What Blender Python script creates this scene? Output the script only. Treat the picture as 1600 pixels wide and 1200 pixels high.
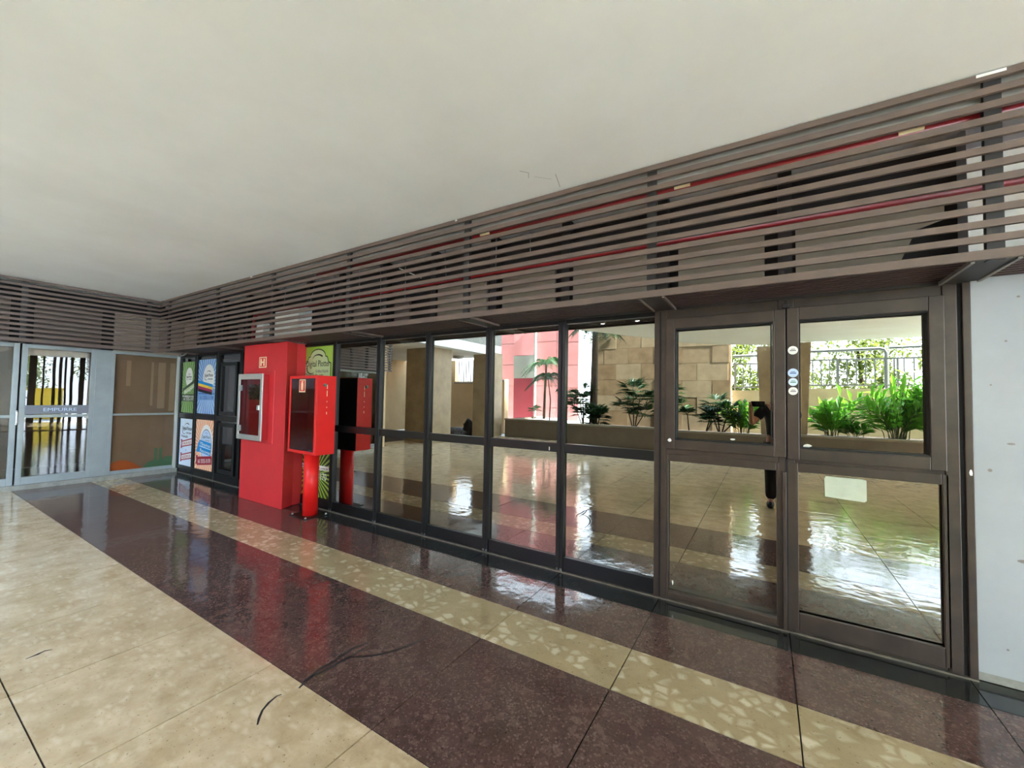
import bpy, math, random
from mathutils import Vector, Matrix
random.seed(11)
SC = bpy.context.scene
COL = SC.collection
for o in list(bpy.data.objects):
    bpy.data.objects.remove(o)

# ------------------------------------------------------------------ camera
CAM_Y, CAM_Z = -3.31, 1.5
yaw, pitch, roll = -0.5551, 0.0350, 0.01746
cy, sy, cp, sp, cr, sr = math.cos(yaw), math.sin(yaw), math.cos(pitch), math.sin(pitch), math.cos(roll), math.sin(roll)
fwd = Vector((sy*cp, cy*cp, sp)); rt0 = Vector((cy, -sy, 0)); up0 = rt0.cross(fwd)
rt = rt0*cr + up0*sr; up = up0*cr - rt0*sr
cd = bpy.data.cameras.new('camera'); cam = bpy.data.objects.new('camera', cd); COL.objects.link(cam)
m = Matrix((rt, up, -fwd)).transposed().to_4x4(); m.translation = (0, CAM_Y, CAM_Z)
cam.matrix_world = m
cd.sensor_width = 36; cd.lens = 638.18/1600*36; cd.clip_start = 0.004; cd.clip_end = 300
SC.camera = cam

# ------------------------------------------------------------------ world, sun, exposure
w = bpy.data.worlds.new('World'); SC.world = w; w.use_nodes = True
nt = w.node_tree; nt.nodes.clear()
wo = nt.nodes.new('ShaderNodeOutputWorld'); bg = nt.nodes.new('ShaderNodeBackground')
tc = nt.nodes.new('ShaderNodeTexCoord'); sx = nt.nodes.new('ShaderNodeSeparateXYZ'); rp = nt.nodes.new('ShaderNodeValToRGB')
nt.links.new(tc.outputs['Generated'], sx.inputs[0]); nt.links.new(sx.outputs['Z'], rp.inputs[0])
rp.color_ramp.elements[0].position = 0.0; rp.color_ramp.elements[0].color = (.97, .985, 1, 1)
rp.color_ramp.elements[1].position = 0.8; rp.color_ramp.elements[1].color = (.68, .83, 1, 1)
nt.links.new(rp.outputs[0], bg.inputs['Color']); nt.links.new(bg.outputs[0], wo.inputs[0])
bg.inputs['Strength'].default_value = 4.5
sd = bpy.data.lights.new('sun', 'SUN'); sun = bpy.data.objects.new('sun', sd); COL.objects.link(sun)
sd.energy = 48.0; sd.angle = math.radians(2); sd.color = (1, .98, .95)
sun.rotation_euler = Vector((-0.75, -0.04, -0.65)).to_track_quat('-Z', 'Y').to_euler()
SC.view_settings.view_transform = 'Standard'; SC.view_settings.look = 'None'
SC.view_settings.gamma = 1; SC.view_settings.exposure = 1.82
SC.view_settings.use_curve_mapping = False
SC.view_settings.use_white_balance = True; SC.view_settings.white_balance_temperature = 5350; SC.view_settings.white_balance_tint = 8
try:
    SC.cycles.max_bounces = 10; SC.cycles.diffuse_bounces = 6; SC.cycles.glossy_bounces = 6
    SC.cycles.transparent_max_bounces = 12; SC.cycles.sample_clamp_indirect = 8
    SC.cycles.use_denoising = True
except Exception:
    pass

# ------------------------------------------------------------------ helpers
def lin(r, g, b):
    f = lambda c: (c/255/12.92) if c/255 <= .04045 else ((c/255+.055)/1.055)**2.4
    return (f(r), f(g), f(b), 1)

class NT:
    def __init__(s, name):
        s.m = bpy.data.materials.new(name); s.m.use_nodes = True
        s.t = s.m.node_tree; s.t.nodes.clear()
        s.out = s.t.nodes.new('ShaderNodeOutputMaterial')
    def n(s, typ, **k):
        x = s.t.nodes.new(typ)
        for a, v in k.items():
            if a.startswith('i_'):
                key = a[2:].replace('_', ' ')
                x.inputs[key].default_value = v
            else: setattr(x, a, v)
        return x
    def l(s, a, b): s.t.links.new(a, b)
    def pos(s):
        return s.n('ShaderNodeNewGeometry').outputs['Position']

def mat(name, c, rough=.5, metal=0, spec=.5, var=0, vscale=8, bump=0, bscale=40, c2=None, emit=None, coat=0, trans=0):
    t = NT(name)
    p = t.n('ShaderNodeBsdfPrincipled')
    p.inputs['Base Color'].default_value = c; p.inputs['Roughness'].default_value = rough
    p.inputs['Metallic'].default_value = metal; p.inputs['Specular IOR Level'].default_value = spec
    p.inputs['Coat Weight'].default_value = coat
    if var or c2:
        nz = t.n('ShaderNodeTexNoise', i_Scale=vscale, i_Detail=6.0, i_Roughness=.6)
        t.l(t.pos(), nz.inputs['Vector'])
        mx = t.n('ShaderNodeMix', data_type='RGBA')
        rmp = t.n('ShaderNodeMapRange'); rmp.inputs[1].default_value = .35; rmp.inputs[2].default_value = .68
        t.l(nz.outputs['Fac'], rmp.inputs[0]); t.l(rmp.outputs[0], mx.inputs[0])
        if c2 is None: c2 = tuple(x*(1-var) for x in c[:3])+(1,)
        mx.inputs[6].default_value = c; mx.inputs[7].default_value = c2
        t.l(mx.outputs[2], p.inputs['Base Color'])
    if bump:
        nz2 = t.n('ShaderNodeTexNoise', i_Scale=bscale, i_Detail=4.0); t.l(t.pos(), nz2.inputs['Vector'])
        b = t.n('ShaderNodeBump', i_Strength=bump, i_Distance=.01); t.l(nz2.outputs['Fac'], b.inputs['Height']); t.l(b.outputs[0], p.inputs['Normal'])
    if emit:
        p.inputs['Emission Color'].default_value = c; p.inputs['Emission Strength'].default_value = emit
    last = p.outputs[0]
    if trans:
        tr = t.n('ShaderNodeBsdfTranslucent'); tr.inputs['Color'].default_value = tuple(min(1, x*1.5) for x in c[:3])+(1,)
        ms = t.n('ShaderNodeMixShader'); ms.inputs[0].default_value = trans
        t.l(last, ms.inputs[1]); t.l(tr.outputs[0], ms.inputs[2]); last = ms.outputs[0]
    t.l(last, t.out.inputs[0])
    return t.m

def terrazzo(name, matrix, chip, size, frac, rough, dirt, wave=.02, speck=None, matrix2=None, stretch=1.0, soft=0, spec=.8):
    """cement matrix with angular stone chips, dirt blotches and a polished skin"""
    t = NT(name); p = t.n('ShaderNodeBsdfPrincipled'); pos = t.pos()
    wn = t.n('ShaderNodeTexNoise', i_Scale=9.0, i_Detail=3.0); t.l(pos, wn.inputs['Vector'])
    ma = t.n('ShaderNodeVectorMath', operation='MULTIPLY_ADD'); t.l(wn.outputs['Color'], ma.inputs[0])
    ma.inputs[1].default_value = (size*.5,)*3; t.l(pos, ma.inputs[2])
    sc = t.n('ShaderNodeVectorMath', operation='MULTIPLY'); t.l(ma.outputs[0], sc.inputs[0]); sc.inputs[1].default_value = (1, stretch, 1)
    v = t.n('ShaderNodeTexVoronoi', i_Scale=1/size); t.l(sc.outputs[0], v.inputs['Vector'])
    ve = t.n('ShaderNodeTexVoronoi', feature='DISTANCE_TO_EDGE', i_Scale=1/size); t.l(sc.outputs[0], ve.inputs['Vector'])
    sep = t.n('ShaderNodeSeparateColor'); t.l(v.outputs['Color'], sep.inputs[0])
    lt = t.n('ShaderNodeMath', operation='LESS_THAN'); t.l(sep.outputs[0], lt.inputs[0]); lt.inputs[1].default_value = frac
    ed = t.n('ShaderNodeMapRange'); t.l(ve.outputs['Distance'], ed.inputs[0]); ed.inputs[1].default_value = .05; ed.inputs[2].default_value = .14+soft
    mk = t.n('ShaderNodeMath', operation='MULTIPLY'); t.l(lt.outputs[0], mk.inputs[0]); t.l(ed.outputs[0], mk.inputs[1])
    mk2 = t.n('ShaderNodeMath', operation='MULTIPLY'); t.l(mk.outputs[0], mk2.inputs[0])
    al = t.n('ShaderNodeMapRange'); t.l(sep.outputs[1], al.inputs[0]); al.inputs[3].default_value = .3; al.inputs[4].default_value = 1-soft
    t.l(al.outputs[0], mk2.inputs[1])
    # matrix tone
    n1 = t.n('ShaderNodeTexNoise', i_Scale=5.0, i_Detail=8.0, i_Roughness=.65); t.l(pos, n1.inputs['Vector'])
    r1 = t.n('ShaderNodeMapRange'); t.l(n1.outputs['Fac'], r1.inputs[0]); r1.inputs[1].default_value = .35; r1.inputs[2].default_value = .65
    mm = t.n('ShaderNodeMix', data_type='RGBA'); t.l(r1.outputs[0], mm.inputs[0]); mm.inputs[6].default_value = matrix
    mm.inputs[7].default_value = matrix2 or tuple(x*.78 for x in matrix[:3])+(1,)
    cm = t.n('ShaderNodeMix', data_type='RGBA'); t.l(mk2.outputs[0], cm.inputs[0]); t.l(mm.outputs[2], cm.inputs[6]); cm.inputs[7].default_value = chip
    last = cm.outputs[2]
    if speck:
        n3 = t.n('ShaderNodeTexVoronoi', i_Scale=110.0); t.l(pos, n3.inputs['Vector'])
        s3 = t.n('ShaderNodeSeparateColor'); t.l(n3.outputs['Color'], s3.inputs[0])
        r3 = t.n('ShaderNodeMapRange'); t.l(s3.outputs[0], r3.inputs[0]); r3.inputs[1].default_value = .74; r3.inputs[2].default_value = 1.0; r3.inputs[4].default_value = .55
        m3 = t.n('ShaderNodeMix', data_type='RGBA'); t.l(r3.outputs[0], m3.inputs[0]); t.l(last, m3.inputs[6]); m3.inputs[7].default_value = speck
        last = m3.outputs[2]
        r4 = t.n('ShaderNodeMapRange'); t.l(s3.outputs[1], r4.inputs[0]); r4.inputs[1].default_value = .8; r4.inputs[2].default_value = 1.0; r4.inputs[4].default_value = .35
        m4 = t.n('ShaderNodeMix', data_type='RGBA'); t.l(r4.outputs[0], m4.inputs[0]); t.l(last, m4.inputs[6]); m4.inputs[7].default_value = (.012, .008, .007, 1)
        last = m4.outputs[2]
    # dirt blotches and pits
    n2 = t.n('ShaderNodeTexNoise', i_Scale=3.2, i_Detail=9.0, i_Roughness=.7); t.l(pos, n2.inputs['Vector'])
    r2 = t.n('ShaderNodeMapRange'); t.l(n2.outputs['Fac'], r2.inputs[0]); r2.inputs[1].default_value = .54; r2.inputs[2].default_value = .78; r2.inputs[4].default_value = .75
    md = t.n('ShaderNodeMix', data_type='RGBA'); t.l(r2.outputs[0], md.inputs[0]); t.l(last, md.inputs[6]); md.inputs[7].default_value = dirt
    n5 = t.n('ShaderNodeTexNoise', i_Scale=70.0, i_Detail=2.0); t.l(pos, n5.inputs['Vector'])
    r5 = t.n('ShaderNodeMapRange'); t.l(n5.outputs['Fac'], r5.inputs[0]); r5.inputs[1].default_value = .66; r5.inputs[2].default_value = .72; r5.inputs[4].default_value = .7
    m5 = t.n('ShaderNodeMix', data_type='RGBA'); t.l(r5.outputs[0], m5.inputs[0]); t.l(md.outputs[2], m5.inputs[6]); m5.inputs[7].default_value = tuple(x*.5 for x in dirt[:3])+(1,)
    t.l(m5.outputs[2], p.inputs['Base Color'])
    rr = t.n('ShaderNodeMapRange'); t.l(n2.outputs['Fac'], rr.inputs[0]); rr.inputs[1].default_value = .3; rr.inputs[2].default_value = .75
    rr.inputs[3].default_value = rough*.7; rr.inputs[4].default_value = rough*1.6
    t.l(rr.outputs[0], p.inputs['Roughness'])
    nb = t.n('ShaderNodeTexNoise', i_Scale=7.0, i_Detail=2.0); t.l(pos, nb.inputs['Vector'])
    b = t.n('ShaderNodeBump', i_Strength=wave, i_Distance=.05); t.l(nb.outputs['Fac'], b.inputs['Height']); t.l(b.outputs[0], p.inputs['Normal'])
    p.inputs['Specular IOR Level'].default_value = spec
    t.l(p.outputs[0], t.out.inputs[0]); return t.m

def glassmat(name, refl, tint, gl=(.95, .92, .84, 1), rough=0.0, wave=0):
    """solar-control glass: a mirror-like film over a dark tint"""
    t = NT(name)
    g = t.n('ShaderNodeBsdfGlossy'); g.inputs['Color'].default_value = gl; g.inputs['Roughness'].default_value = rough
    tr = t.n('ShaderNodeBsdfTransparent'); tr.inputs['Color'].default_value = tint
    fr = t.n('ShaderNodeFresnel'); fr.inputs['IOR'].default_value = 1.5
    mr = t.n('ShaderNodeMapRange'); t.l(fr.outputs[0], mr.inputs[0]); mr.inputs[1].default_value = .04; mr.inputs[3].default_value = refl; mr.inputs[4].default_value = 1
    gb = t.n('ShaderNodeNewGeometry'); iv = t.n('ShaderNodeMath', operation='SUBTRACT'); iv.inputs[0].default_value = 1; t.l(gb.outputs['Backfacing'], iv.inputs[1])
    mu = t.n('ShaderNodeMath', operation='MULTIPLY'); t.l(mr.outputs[0], mu.inputs[0]); t.l(iv.outputs[0], mu.inputs[1])
    ms = t.n('ShaderNodeMixShader'); t.l(mu.outputs[0], ms.inputs[0]); t.l(tr.outputs[0], ms.inputs[1]); t.l(g.outputs[0], ms.inputs[2])
    if wave:
        nz = t.n('ShaderNodeTexNoise', i_Scale=1.6, i_Detail=1.0); t.l(t.pos(), nz.inputs['Vector'])
        b = t.n('ShaderNodeBump', i_Strength=wave, i_Distance=.05); t.l(nz.outputs['Fac'], b.inputs['Height']); t.l(b.outputs[0], g.inputs['Normal'])
    t.l(ms.outputs[0], t.out.inputs[0]); return t.m

class MB:
    def __init__(s): s.v = []; s.f = []
    def add(s, vs, fs):
        b = len(s.v); s.v += [tuple(x) for x in vs]; s.f += [tuple(b+i for i in f) for f in fs]; return s
    def box(s, x0, x1, y0, y1, z0, z1):
        x0, x1 = min(x0, x1), max(x0, x1); y0, y1 = min(y0, y1), max(y0, y1); z0, z1 = min(z0, z1), max(z0, z1)
        return s.add([(x0,y0,z0),(x1,y0,z0),(x1,y1,z0),(x0,y1,z0),(x0,y0,z1),(x1,y0,z1),(x1,y1,z1),(x0,y1,z1)],
            [(0,3,2,1),(4,5,6,7),(0,1,5,4),(1,2,6,5),(2,3,7,6),(3,0,4,7)])
    def prism(s, poly, z0, z1, top=None):          # counter-clockwise plan polygon, raised; top = other polygon for a taper
        n = len(poly); top = top or poly
        return s.add([(x,y,z0) for x,y in poly]+[(x,y,z1) for x,y in top],
            [tuple(range(n-1,-1,-1)), tuple(range(n,2*n))]+[(i,(i+1)%n,n+(i+1)%n,n+i) for i in range(n)])
    def plate(s, poly, y0, y1):                    # polygon in x,z (ccw seen from -y), front face at y0
        n = len(poly)
        return s.add([(x,y0,z) for x,z in poly]+[(x,y1,z) for x,z in poly],
            [tuple(range(n)), tuple(range(2*n-1,n-1,-1))]+[((i+1)%n,i,n+i,n+(i+1)%n) for i in range(n)])
    def tube(s, pts, r, n=8, cap=True):
        pts = [Vector(p) for p in pts]; rs = r if isinstance(r, (list, tuple)) else [r]*len(pts); rings = []
        b = len(s.v); u = None
        for i, p in enumerate(pts):
            d = (pts[min(i+1,len(pts)-1)]-pts[max(i-1,0)]).normalized()
            if u is None:
                u = d.orthogonal().normalized()
            else:
                u = (u-d*u.dot(d)); u = u.normalized() if u.length > 1e-6 else d.orthogonal().normalized()
            w = d.cross(u)
            for k in range(n):
                a = 2*math.pi*k/n; s.v.append(tuple(p+(u*math.cos(a)+w*math.sin(a))*rs[i]))
        for i in range(len(pts)-1):
            for k in range(n):
                s.f.append((b+i*n+k, b+i*n+(k+1)%n, b+(i+1)*n+(k+1)%n, b+(i+1)*n+k))
        if cap:
            s.f.append(tuple(b+k for k in range(n-1,-1,-1))); s.f.append(tuple(b+(len(pts)-1)*n+k for k in range(n)))
        return s
    def frame(s, x0, x1, z0, z1, t, y0, y1, tb=None, tt=None):   # four-sided frame in the x,z plane
        tb = t if tb is None else tb; tt = t if tt is None else tt
        s.box(x0, x0+t, y0, y1, z0, z1); s.box(x1-t, x1, y0, y1, z0, z1)
        s.box(x0+t, x1-t, y0, y1, z0, z0+tb); s.box(x0+t, x1-t, y0, y1, z1-tt, z1); return s
    def mesh(s, name):
        me = bpy.data.meshes.new(name); me.from_pydata(s.v, [], s.f); me.validate(); me.update(); return me
    def build(s, name, material, parent=None, bevel=0, smooth=False, loc=(0,0,0), local=False):
        me = s.mesh(name); me.materials.append(material)
        return put(name, me, parent, bevel, smooth, loc, local)

ORG = {}
def put(name, me, parent=None, bevel=0, smooth=False, loc=(0,0,0), local=False):
    o = bpy.data.objects.new(name, me); COL.objects.link(o)
    loc = Vector(loc)
    if parent:
        o.parent = parent
        po = ORG.get(parent.name)
        o.location = loc if (local or po is None) else loc-po
        if not local and po is not None: ORG[o.name] = loc
    else:
        o.location = loc; ORG[o.name] = loc
    if bevel:
        b = o.modifiers.new('bevel', 'BEVEL'); b.width = bevel; b.segments = 2; b.limit_method = 'ANGLE'
    if smooth:
        for p in me.polygons: p.use_smooth = True
    return o
def tag(o, label=None, cat=None, group=None, kind=None):
    if label: o['label'] = label
    if cat: o['category'] = cat
    if group: o['group'] = group
    if kind: o['kind'] = kind
    return o
def thing(name, label, cat, loc=(0,0,0), rz=0, group=None, kind=None, local=False):
    o = bpy.data.objects.new(name, None); COL.objects.link(o); o.location = loc; o.rotation_euler = (0,0,rz)
    o.empty_display_size = .1
    if not local: ORG[o.name] = Vector(loc)
    return tag(o, label, cat, group, kind)
def structure(name, loc=(0,0,0), label=None, rz=0, local=False):
    return thing(name, label, None, loc, rz, None, 'structure', local)

def text(s, size, u, v, d, material, parent, name='lettering', width=None, rot=0, align='CENTER', local=True, shear=0):
    cu = bpy.data.curves.new('t', 'FONT'); cu.body = s; cu.size = size; cu.align_x = align; cu.extrude = .0006; cu.shear = shear
    cu.resolution_u = 2
    ob = bpy.data.objects.new('t', cu); COL.objects.link(ob)
    bpy.context.view_layer.update()
    me = bpy.data.meshes.new_from_object(ob.evaluated_get(bpy.context.evaluated_depsgraph_get()))
    bpy.data.objects.remove(ob); bpy.data.curves.remove(cu)
    xs = [q.co.x for q in me.vertices] or [0]
    k = 1 if width is None else width/max(1e-6, max(xs)-min(xs))
    c, sn = math.cos(rot), math.sin(rot)
    for q in me.vertices:
        x, y, z = q.co.x*k, q.co.y, q.co.z
        q.co = (u+x*c-y*sn, d-z, v+x*sn+y*c)
    me.name = name; me.materials.clear(); me.materials.append(material)
    return put(name, me, parent, local=local)

def clip(poly, x0, x1, z0, z1):
    for ax, lim, sg in ((0,x0,1),(0,x1,-1),(1,z0,1),(1,z1,-1)):
        out = []
        for i in range(len(poly)):
            a, b = poly[i-1], poly[i]
            da, db = sg*(a[ax]-lim), sg*(b[ax]-lim)
            if (da >= 0) != (db >= 0):
                t = da/(da-db); out.append((a[0]+(b[0]-a[0])*t, a[1]+(b[1]-a[1])*t))
            if db >= 0: out.append(b)
        poly = out
        if not poly: return []
    return poly
def rays(parent, cx, cz, n, x0, x1, z0, z1, d, material, name='sunburst', duty=.5, ph=0):
    b = MB()
    for k in range(n):
        a0 = 2*math.pi*(k+ph)/n; a1 = a0+2*math.pi*duty/n
        P = clip([(cx,cz),(cx+5*math.cos(a0),cz+5*math.sin(a0)),(cx+5*math.cos(a1),cz+5*math.sin(a1))], x0, x1, z0, z1)
        if len(P) >= 3: b.plate(P, d, d+.0005)
    return b.build(name, material, parent, local=True)
def ell(cx, cz, a, b_, n=28): return [(cx+a*math.cos(2*math.pi*k/n), cz+b_*math.sin(2*math.pi*k/n)) for k in range(n)]
def arcstroke(cx, cz, a, b_, t0, t1, w0, w1, n=14):
    o, i = [], []
    for k in range(n+1):
        t = t0+(t1-t0)*k/n; w = w0+(w1-w0)*k/n
        o.append((cx+(a+w)*math.cos(t), cz+(b_+w)*math.sin(t))); i.append((cx+(a-w)*math.cos(t), cz+(b_-w)*math.sin(t)))
    P = o+i[::-1]
    return P if t1 > t0 else P[::-1]

# ------------------------------------------------------------------ materials
M = {}
M['beige'] = terrazzo('beige_terrazzo', lin(202,184,152), lin(220,206,178), .07, .5, .055, lin(146,123,86), .09, matrix2=lin(176,156,120), stretch=2.0, soft=.35, spec=1.0)
M['cream'] = terrazzo('cream_terrazzo', lin(170,155,120), lin(208,198,170), .075, .55, .065, lin(122,104,70), .07, matrix2=lin(154,139,104), stretch=1.2, soft=.1, spec=.9)
M['dark'] = terrazzo('brown_terrazzo', lin(88,69,63), lin(98,79,73), .05, .3, .075, lin(60,43,35), .04, speck=lin(128,106,101), matrix2=lin(78,58,54), spec=.75)
M['granite'] = terrazzo('black_granite', lin(40,42,40), lin(52,55,52), .06, .3, .09, lin(28,28,26), .02, matrix2=lin(34,36,36), spec=.6)
M['joint'] = mat('joint', lin(48,36,28), .8)
M['scuff'] = mat('scuff', lin(22,15,13), .6)
M['ceiling'] = mat('ceiling_paint', lin(238,240,236), .7, c2=lin(228,229,224), vscale=.9, bump=.08, bscale=3)
M['white_wall'] = mat('white_plaster', lin(168,173,176), .6, c2=lin(158,163,167), vscale=2.2, bump=.1, bscale=14)
M['plinth'] = mat('grey_plinth', lin(150,150,140), .8, var=.3, vscale=14)
M['slat'] = mat('brown_slat_paint', lin(103,88,78), .5, var=.16, vscale=6)
M['slat_shaded'] = mat('brown_slat_paint_shaded', lin(66,48,44), .5, var=.2, vscale=6)  # darker copy of the slat paint, underside shade put into the colour
M['slat_dark'] = mat('dark_bar_paint', lin(42,38,36), .5, var=.2, vscale=9)
M['bronze'] = mat('bronze_aluminium', lin(72,60,50), .36, metal=.25, c2=lin(56,47,40), vscale=5)
M['black_frame'] = mat('black_aluminium', lin(18,18,18), .32, spec=.35, c2=lin(13,13,13), vscale=5)
M['gasket'] = mat('black_rubber', lin(14,13,13), .7)
M['threshold'] = mat('worn_metal_threshold', lin(128,121,108), .45, metal=.5, var=.4, vscale=20)
M['grime'] = mat('grey_lime_dust', lin(120,118,113), .9, var=.5, vscale=40)
M['glass'] = glassmat('reflective_glass', .37, (.10,.095,.085,1), gl=(.96,.91,.77,1), wave=.004)
M['glass_clear'] = glassmat('brown_shop_glass', .08, (.62,.58,.52,1), gl=(.9,.88,.84,1), wave=.01)
M['glass_film'] = glassmat('film_covered_glass', .03, (.86,.82,.76,1), gl=(.5,.5,.5,1))
M['glass_dark'] = glassmat('dark_glass', .12, (.06,.058,.055,1), gl=(.5,.48,.44,1))
M['glass_smoke'] = glassmat('smoked_cabinet_glass', .03, (.50,.46,.46,1), gl=(.38,.38,.38,1))
M['glass_cab'] = glassmat('cabinet_glass', .03, (.72,.66,.66,1), gl=(.38,.38,.38,1))
M['panel'] = mat('beige_panel', lin(134,126,108), .6, c2=lin(122,115,98), vscale=3)
M['panel_brown'] = mat('brown_panel', lin(92,80,70), .6, c2=lin(84,73,64), vscale=3)
M['panel_tan'] = mat('tan_panel', lin(160,145,126), .6, c2=lin(150,136,118), vscale=3)
M['panel_white'] = mat('white_panel', lin(244,246,240), .6)
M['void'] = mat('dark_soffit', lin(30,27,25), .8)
M['beam'] = mat('grey_beam', lin(140,136,128), .5, c2=lin(120,116,108), vscale=4)
M['red_pipe'] = mat('red_pipe_paint', lin(122,16,22), .3)
M['red_wall'] = mat('red_wall_paint', lin(196,44,48), .45, c2=lin(186,38,42), vscale=3, bump=.12, bscale=12)
M['red_box'] = mat('red_enamel', lin(214,30,24), .34, spec=.3, c2=lin(204,26,20), vscale=4)
M['red_in'] = mat('dark_red_inside', lin(170,26,30), .5)
M['alu'] = mat('brushed_aluminium', lin(186,188,182), .35, metal=.6)
M['white_alu'] = mat('white_grey_aluminium', lin(152,160,159), .32, metal=.15, c2=lin(140,148,149), vscale=3)
M['white'] = mat('white_print', lin(236,236,230), .5)
M['cream_print'] = mat('cream_print', lin(240,222,176), .5)
M['red_print'] = mat('red_print', lin(196,30,36), .45)
M['black_print'] = mat('black_print', lin(26,26,28), .5)
M['grey_print'] = mat('grey_print', lin(112,114,120), .5)
M['grey_band'] = mat('grey_band', lin(120,124,132), .5)
M['crimson'] = mat('crimson_print', lin(150,22,40), .45)
M['lime'] = mat('lime_print', lin(150,190,46), .45, c2=lin(172,206,84), vscale=2.5)
M['green'] = mat('green_print', lin(96,140,52), .45, c2=lin(120,156,84), vscale=2.5)
M['green_dark'] = mat('dark_green_print', lin(30,52,24), .45)
M['green_lite'] = mat('pale_green_print', lin(186,205,150), .45)
M['blue'] = mat('blue_print', lin(92,136,200), .45, c2=lin(140,174,214), vscale=2.5)
M['blue_deep'] = mat('deep_blue_print', lin(40,86,160), .45)
M['blue_lite'] = mat('pale_blue_print', lin(196,216,240), .45)
M['sky_print'] = mat('sky_print', lin(206,222,238), .45, c2=lin(224,236,244), vscale=2)
M['orange'] = mat('orange_print', lin(226,160,112), .45, c2=lin(234,180,138), vscale=2.5)
M['orange_lite'] = mat('pale_orange_print', lin(244,214,186), .45)
M['azure'] = mat('azure_print', lin(40,140,205), .45)
M['yellow_print'] = mat('yellow_print', lin(236,196,60), .45)
M['magenta_print'] = mat('magenta_print', lin(150,36,92), .45)
M['decal_orange'] = mat('orange_decal', lin(190,104,48), .5)
M['decal_green'] = mat('green_decal', lin(88,140,112), .5)
M['curtain'] = mat('brown_film', lin(150,135,118), .8, c2=lin(138,123,106), vscale=2)
M['curtain_pale'] = mat('pale_film_strip', lin(176,162,142), .8)
M['navy'] = mat('navy_cloth', lin(24,30,70), .8)
M['shop_dark'] = mat('shop_interior', lin(70,56,46), .8)
M['travertine'] = mat('travertine', lin(156,136,104), .5, c2=lin(134,114,84), vscale=3.2, bump=.1, bscale=20)
M['travertine2'] = mat('travertine_pale', lin(166,148,116), .5, c2=lin(142,124,94), vscale=2.6, bump=.1, bscale=20)
M['travertine3'] = mat('travertine_warm', lin(148,126,92), .5, c2=lin(126,104,74), vscale=2.6, bump=.1, bscale=20)
M['planter'] = mat('olive_painted_concrete', lin(106,94,76), .6, c2=lin(94,82,66), vscale=3)
M['rim'] = mat('pale_coping', lin(136,126,106), .6, var=.2, vscale=6)
M['soil'] = mat('dark_soil', lin(60,48,36), .95, var=.4, vscale=20, bump=.6, bscale=30)
M['gravel'] = mat('white_gravel', lin(214,208,194), .9, var=.35, vscale=45, bump=.8, bscale=60)
M['pink'] = mat('pink_panel', lin(200,138,136), .6, c2=lin(190,126,124), vscale=1.5)
M['pink_dark'] = mat('crimson_panel', lin(122,30,44), .6)
M['pink_grey'] = mat('grey_panel', lin(132,138,128), .6)
M['beige_wall'] = mat('beige_wall_paint', lin(222,196,152), .7, c2=lin(206,180,136), vscale=1.3)
M['parapet'] = mat('beige_parapet', lin(172,156,118), .75, c2=lin(150,134,96), vscale=1.8)
M['fence'] = mat('grey_fence_paint', lin(96,98,94), .5)
M['leaf_bright'] = mat('bright_leaf', lin(104,150,34), .4, c2=lin(74,122,26), vscale=5, trans=.4)
M['leaf_dark'] = mat('dark_leaf', lin(52,78,40), .45, c2=lin(40,62,32), vscale=6, trans=.25)
M['leaf_tree'] = mat('tree_leaf', lin(92,100,34), .5, c2=lin(60,74,24), vscale=1.5, trans=.45)
M['bark'] = mat('bark', lin(84,70,54), .9, var=.4, vscale=14)
M['stem'] = mat('green_stem', lin(88,92,56), .7, var=.3, vscale=20)
M['ground'] = mat('street_concrete', lin(206,208,206), .9, var=.2, vscale=1)
M['skin'] = mat('skin', lin(176,128,100), .55)
M['shirt'] = mat('dark_navy_shirt', lin(26,28,36), .85)
M['trouser'] = mat('dark_trousers', lin(34,34,38), .85)
M['hair'] = mat('dark_hair', lin(22,18,16), .7)
M['phone'] = mat('phone_black', lin(14,14,16), .25)
M['lens'] = mat('phone_lens', lin(6,6,8), .05)
M['bag_black'] = mat('black_bag', lin(26,26,28), .6)
M['bag_grey'] = mat('grey_patterned_cloth', lin(130,132,140), .8, c2=lin(58,60,70), vscale=16)
M['lamp_glow'] = mat('lamp_glow', (1,.97,.9,1), .5, emit=60)
M['frosted'] = mat('frosted_lamp', lin(206,200,186), .4)
M['paper'] = mat('pale_green_paper', lin(196,204,182), .7, c2=lin(182,190,168), vscale=10)
M['yellow_wall'] = mat('yellow_paint', lin(232,200,60), .6)
M['tyre'] = mat('tyre', lin(24,24,25), .8)

CEIL = 3.12
# ================================================================== STRUCTURE
# floor: bed + single slabs
flo = tag(MB().box(-14, 10, -9.6, 2.6, -.16, -.012).build('floor', M['joint']), 'polished terrazzo floor of beige, cream and brown slabs', kind='structure')
rows = [(0.0,-.26,'granite'),(-.26,-.77,'dark'),(-.77,-1.18,'cream'),(-1.18,-2.02,'dark')]
y = -2.02
while y > -9.5:
    rows.append((y, max(y-.83, -9.55), 'beige')); y -= .83
GAP = .006
for y1, y0, mk in rows:
    wd = .82; big = (y1 < -3.6)
    mb = MB().box(-wd/2+GAP/2, wd/2-GAP/2, -(y1-y0)/2+GAP/2, (y1-y0)/2-GAP/2, -.012, 0)
    me = mb.mesh('slab'); me.materials.append(M[mk])
    k0, k1 = (-12, 4) if y1 > -4.5 else (-13, 5)
    for k in range(k0, k1):
        xa = .13+.82*k
        if xa+.82 < -9.5 and y1 > -4.8: continue
        put('slab', me, flo, loc=(xa+.41, (y0+y1)/2, 0))
tag(MB().box(4.24, 10, -9.55, 0, -.012, 0).build('slab', M['beige'], flo), kind='stuff')
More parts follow.
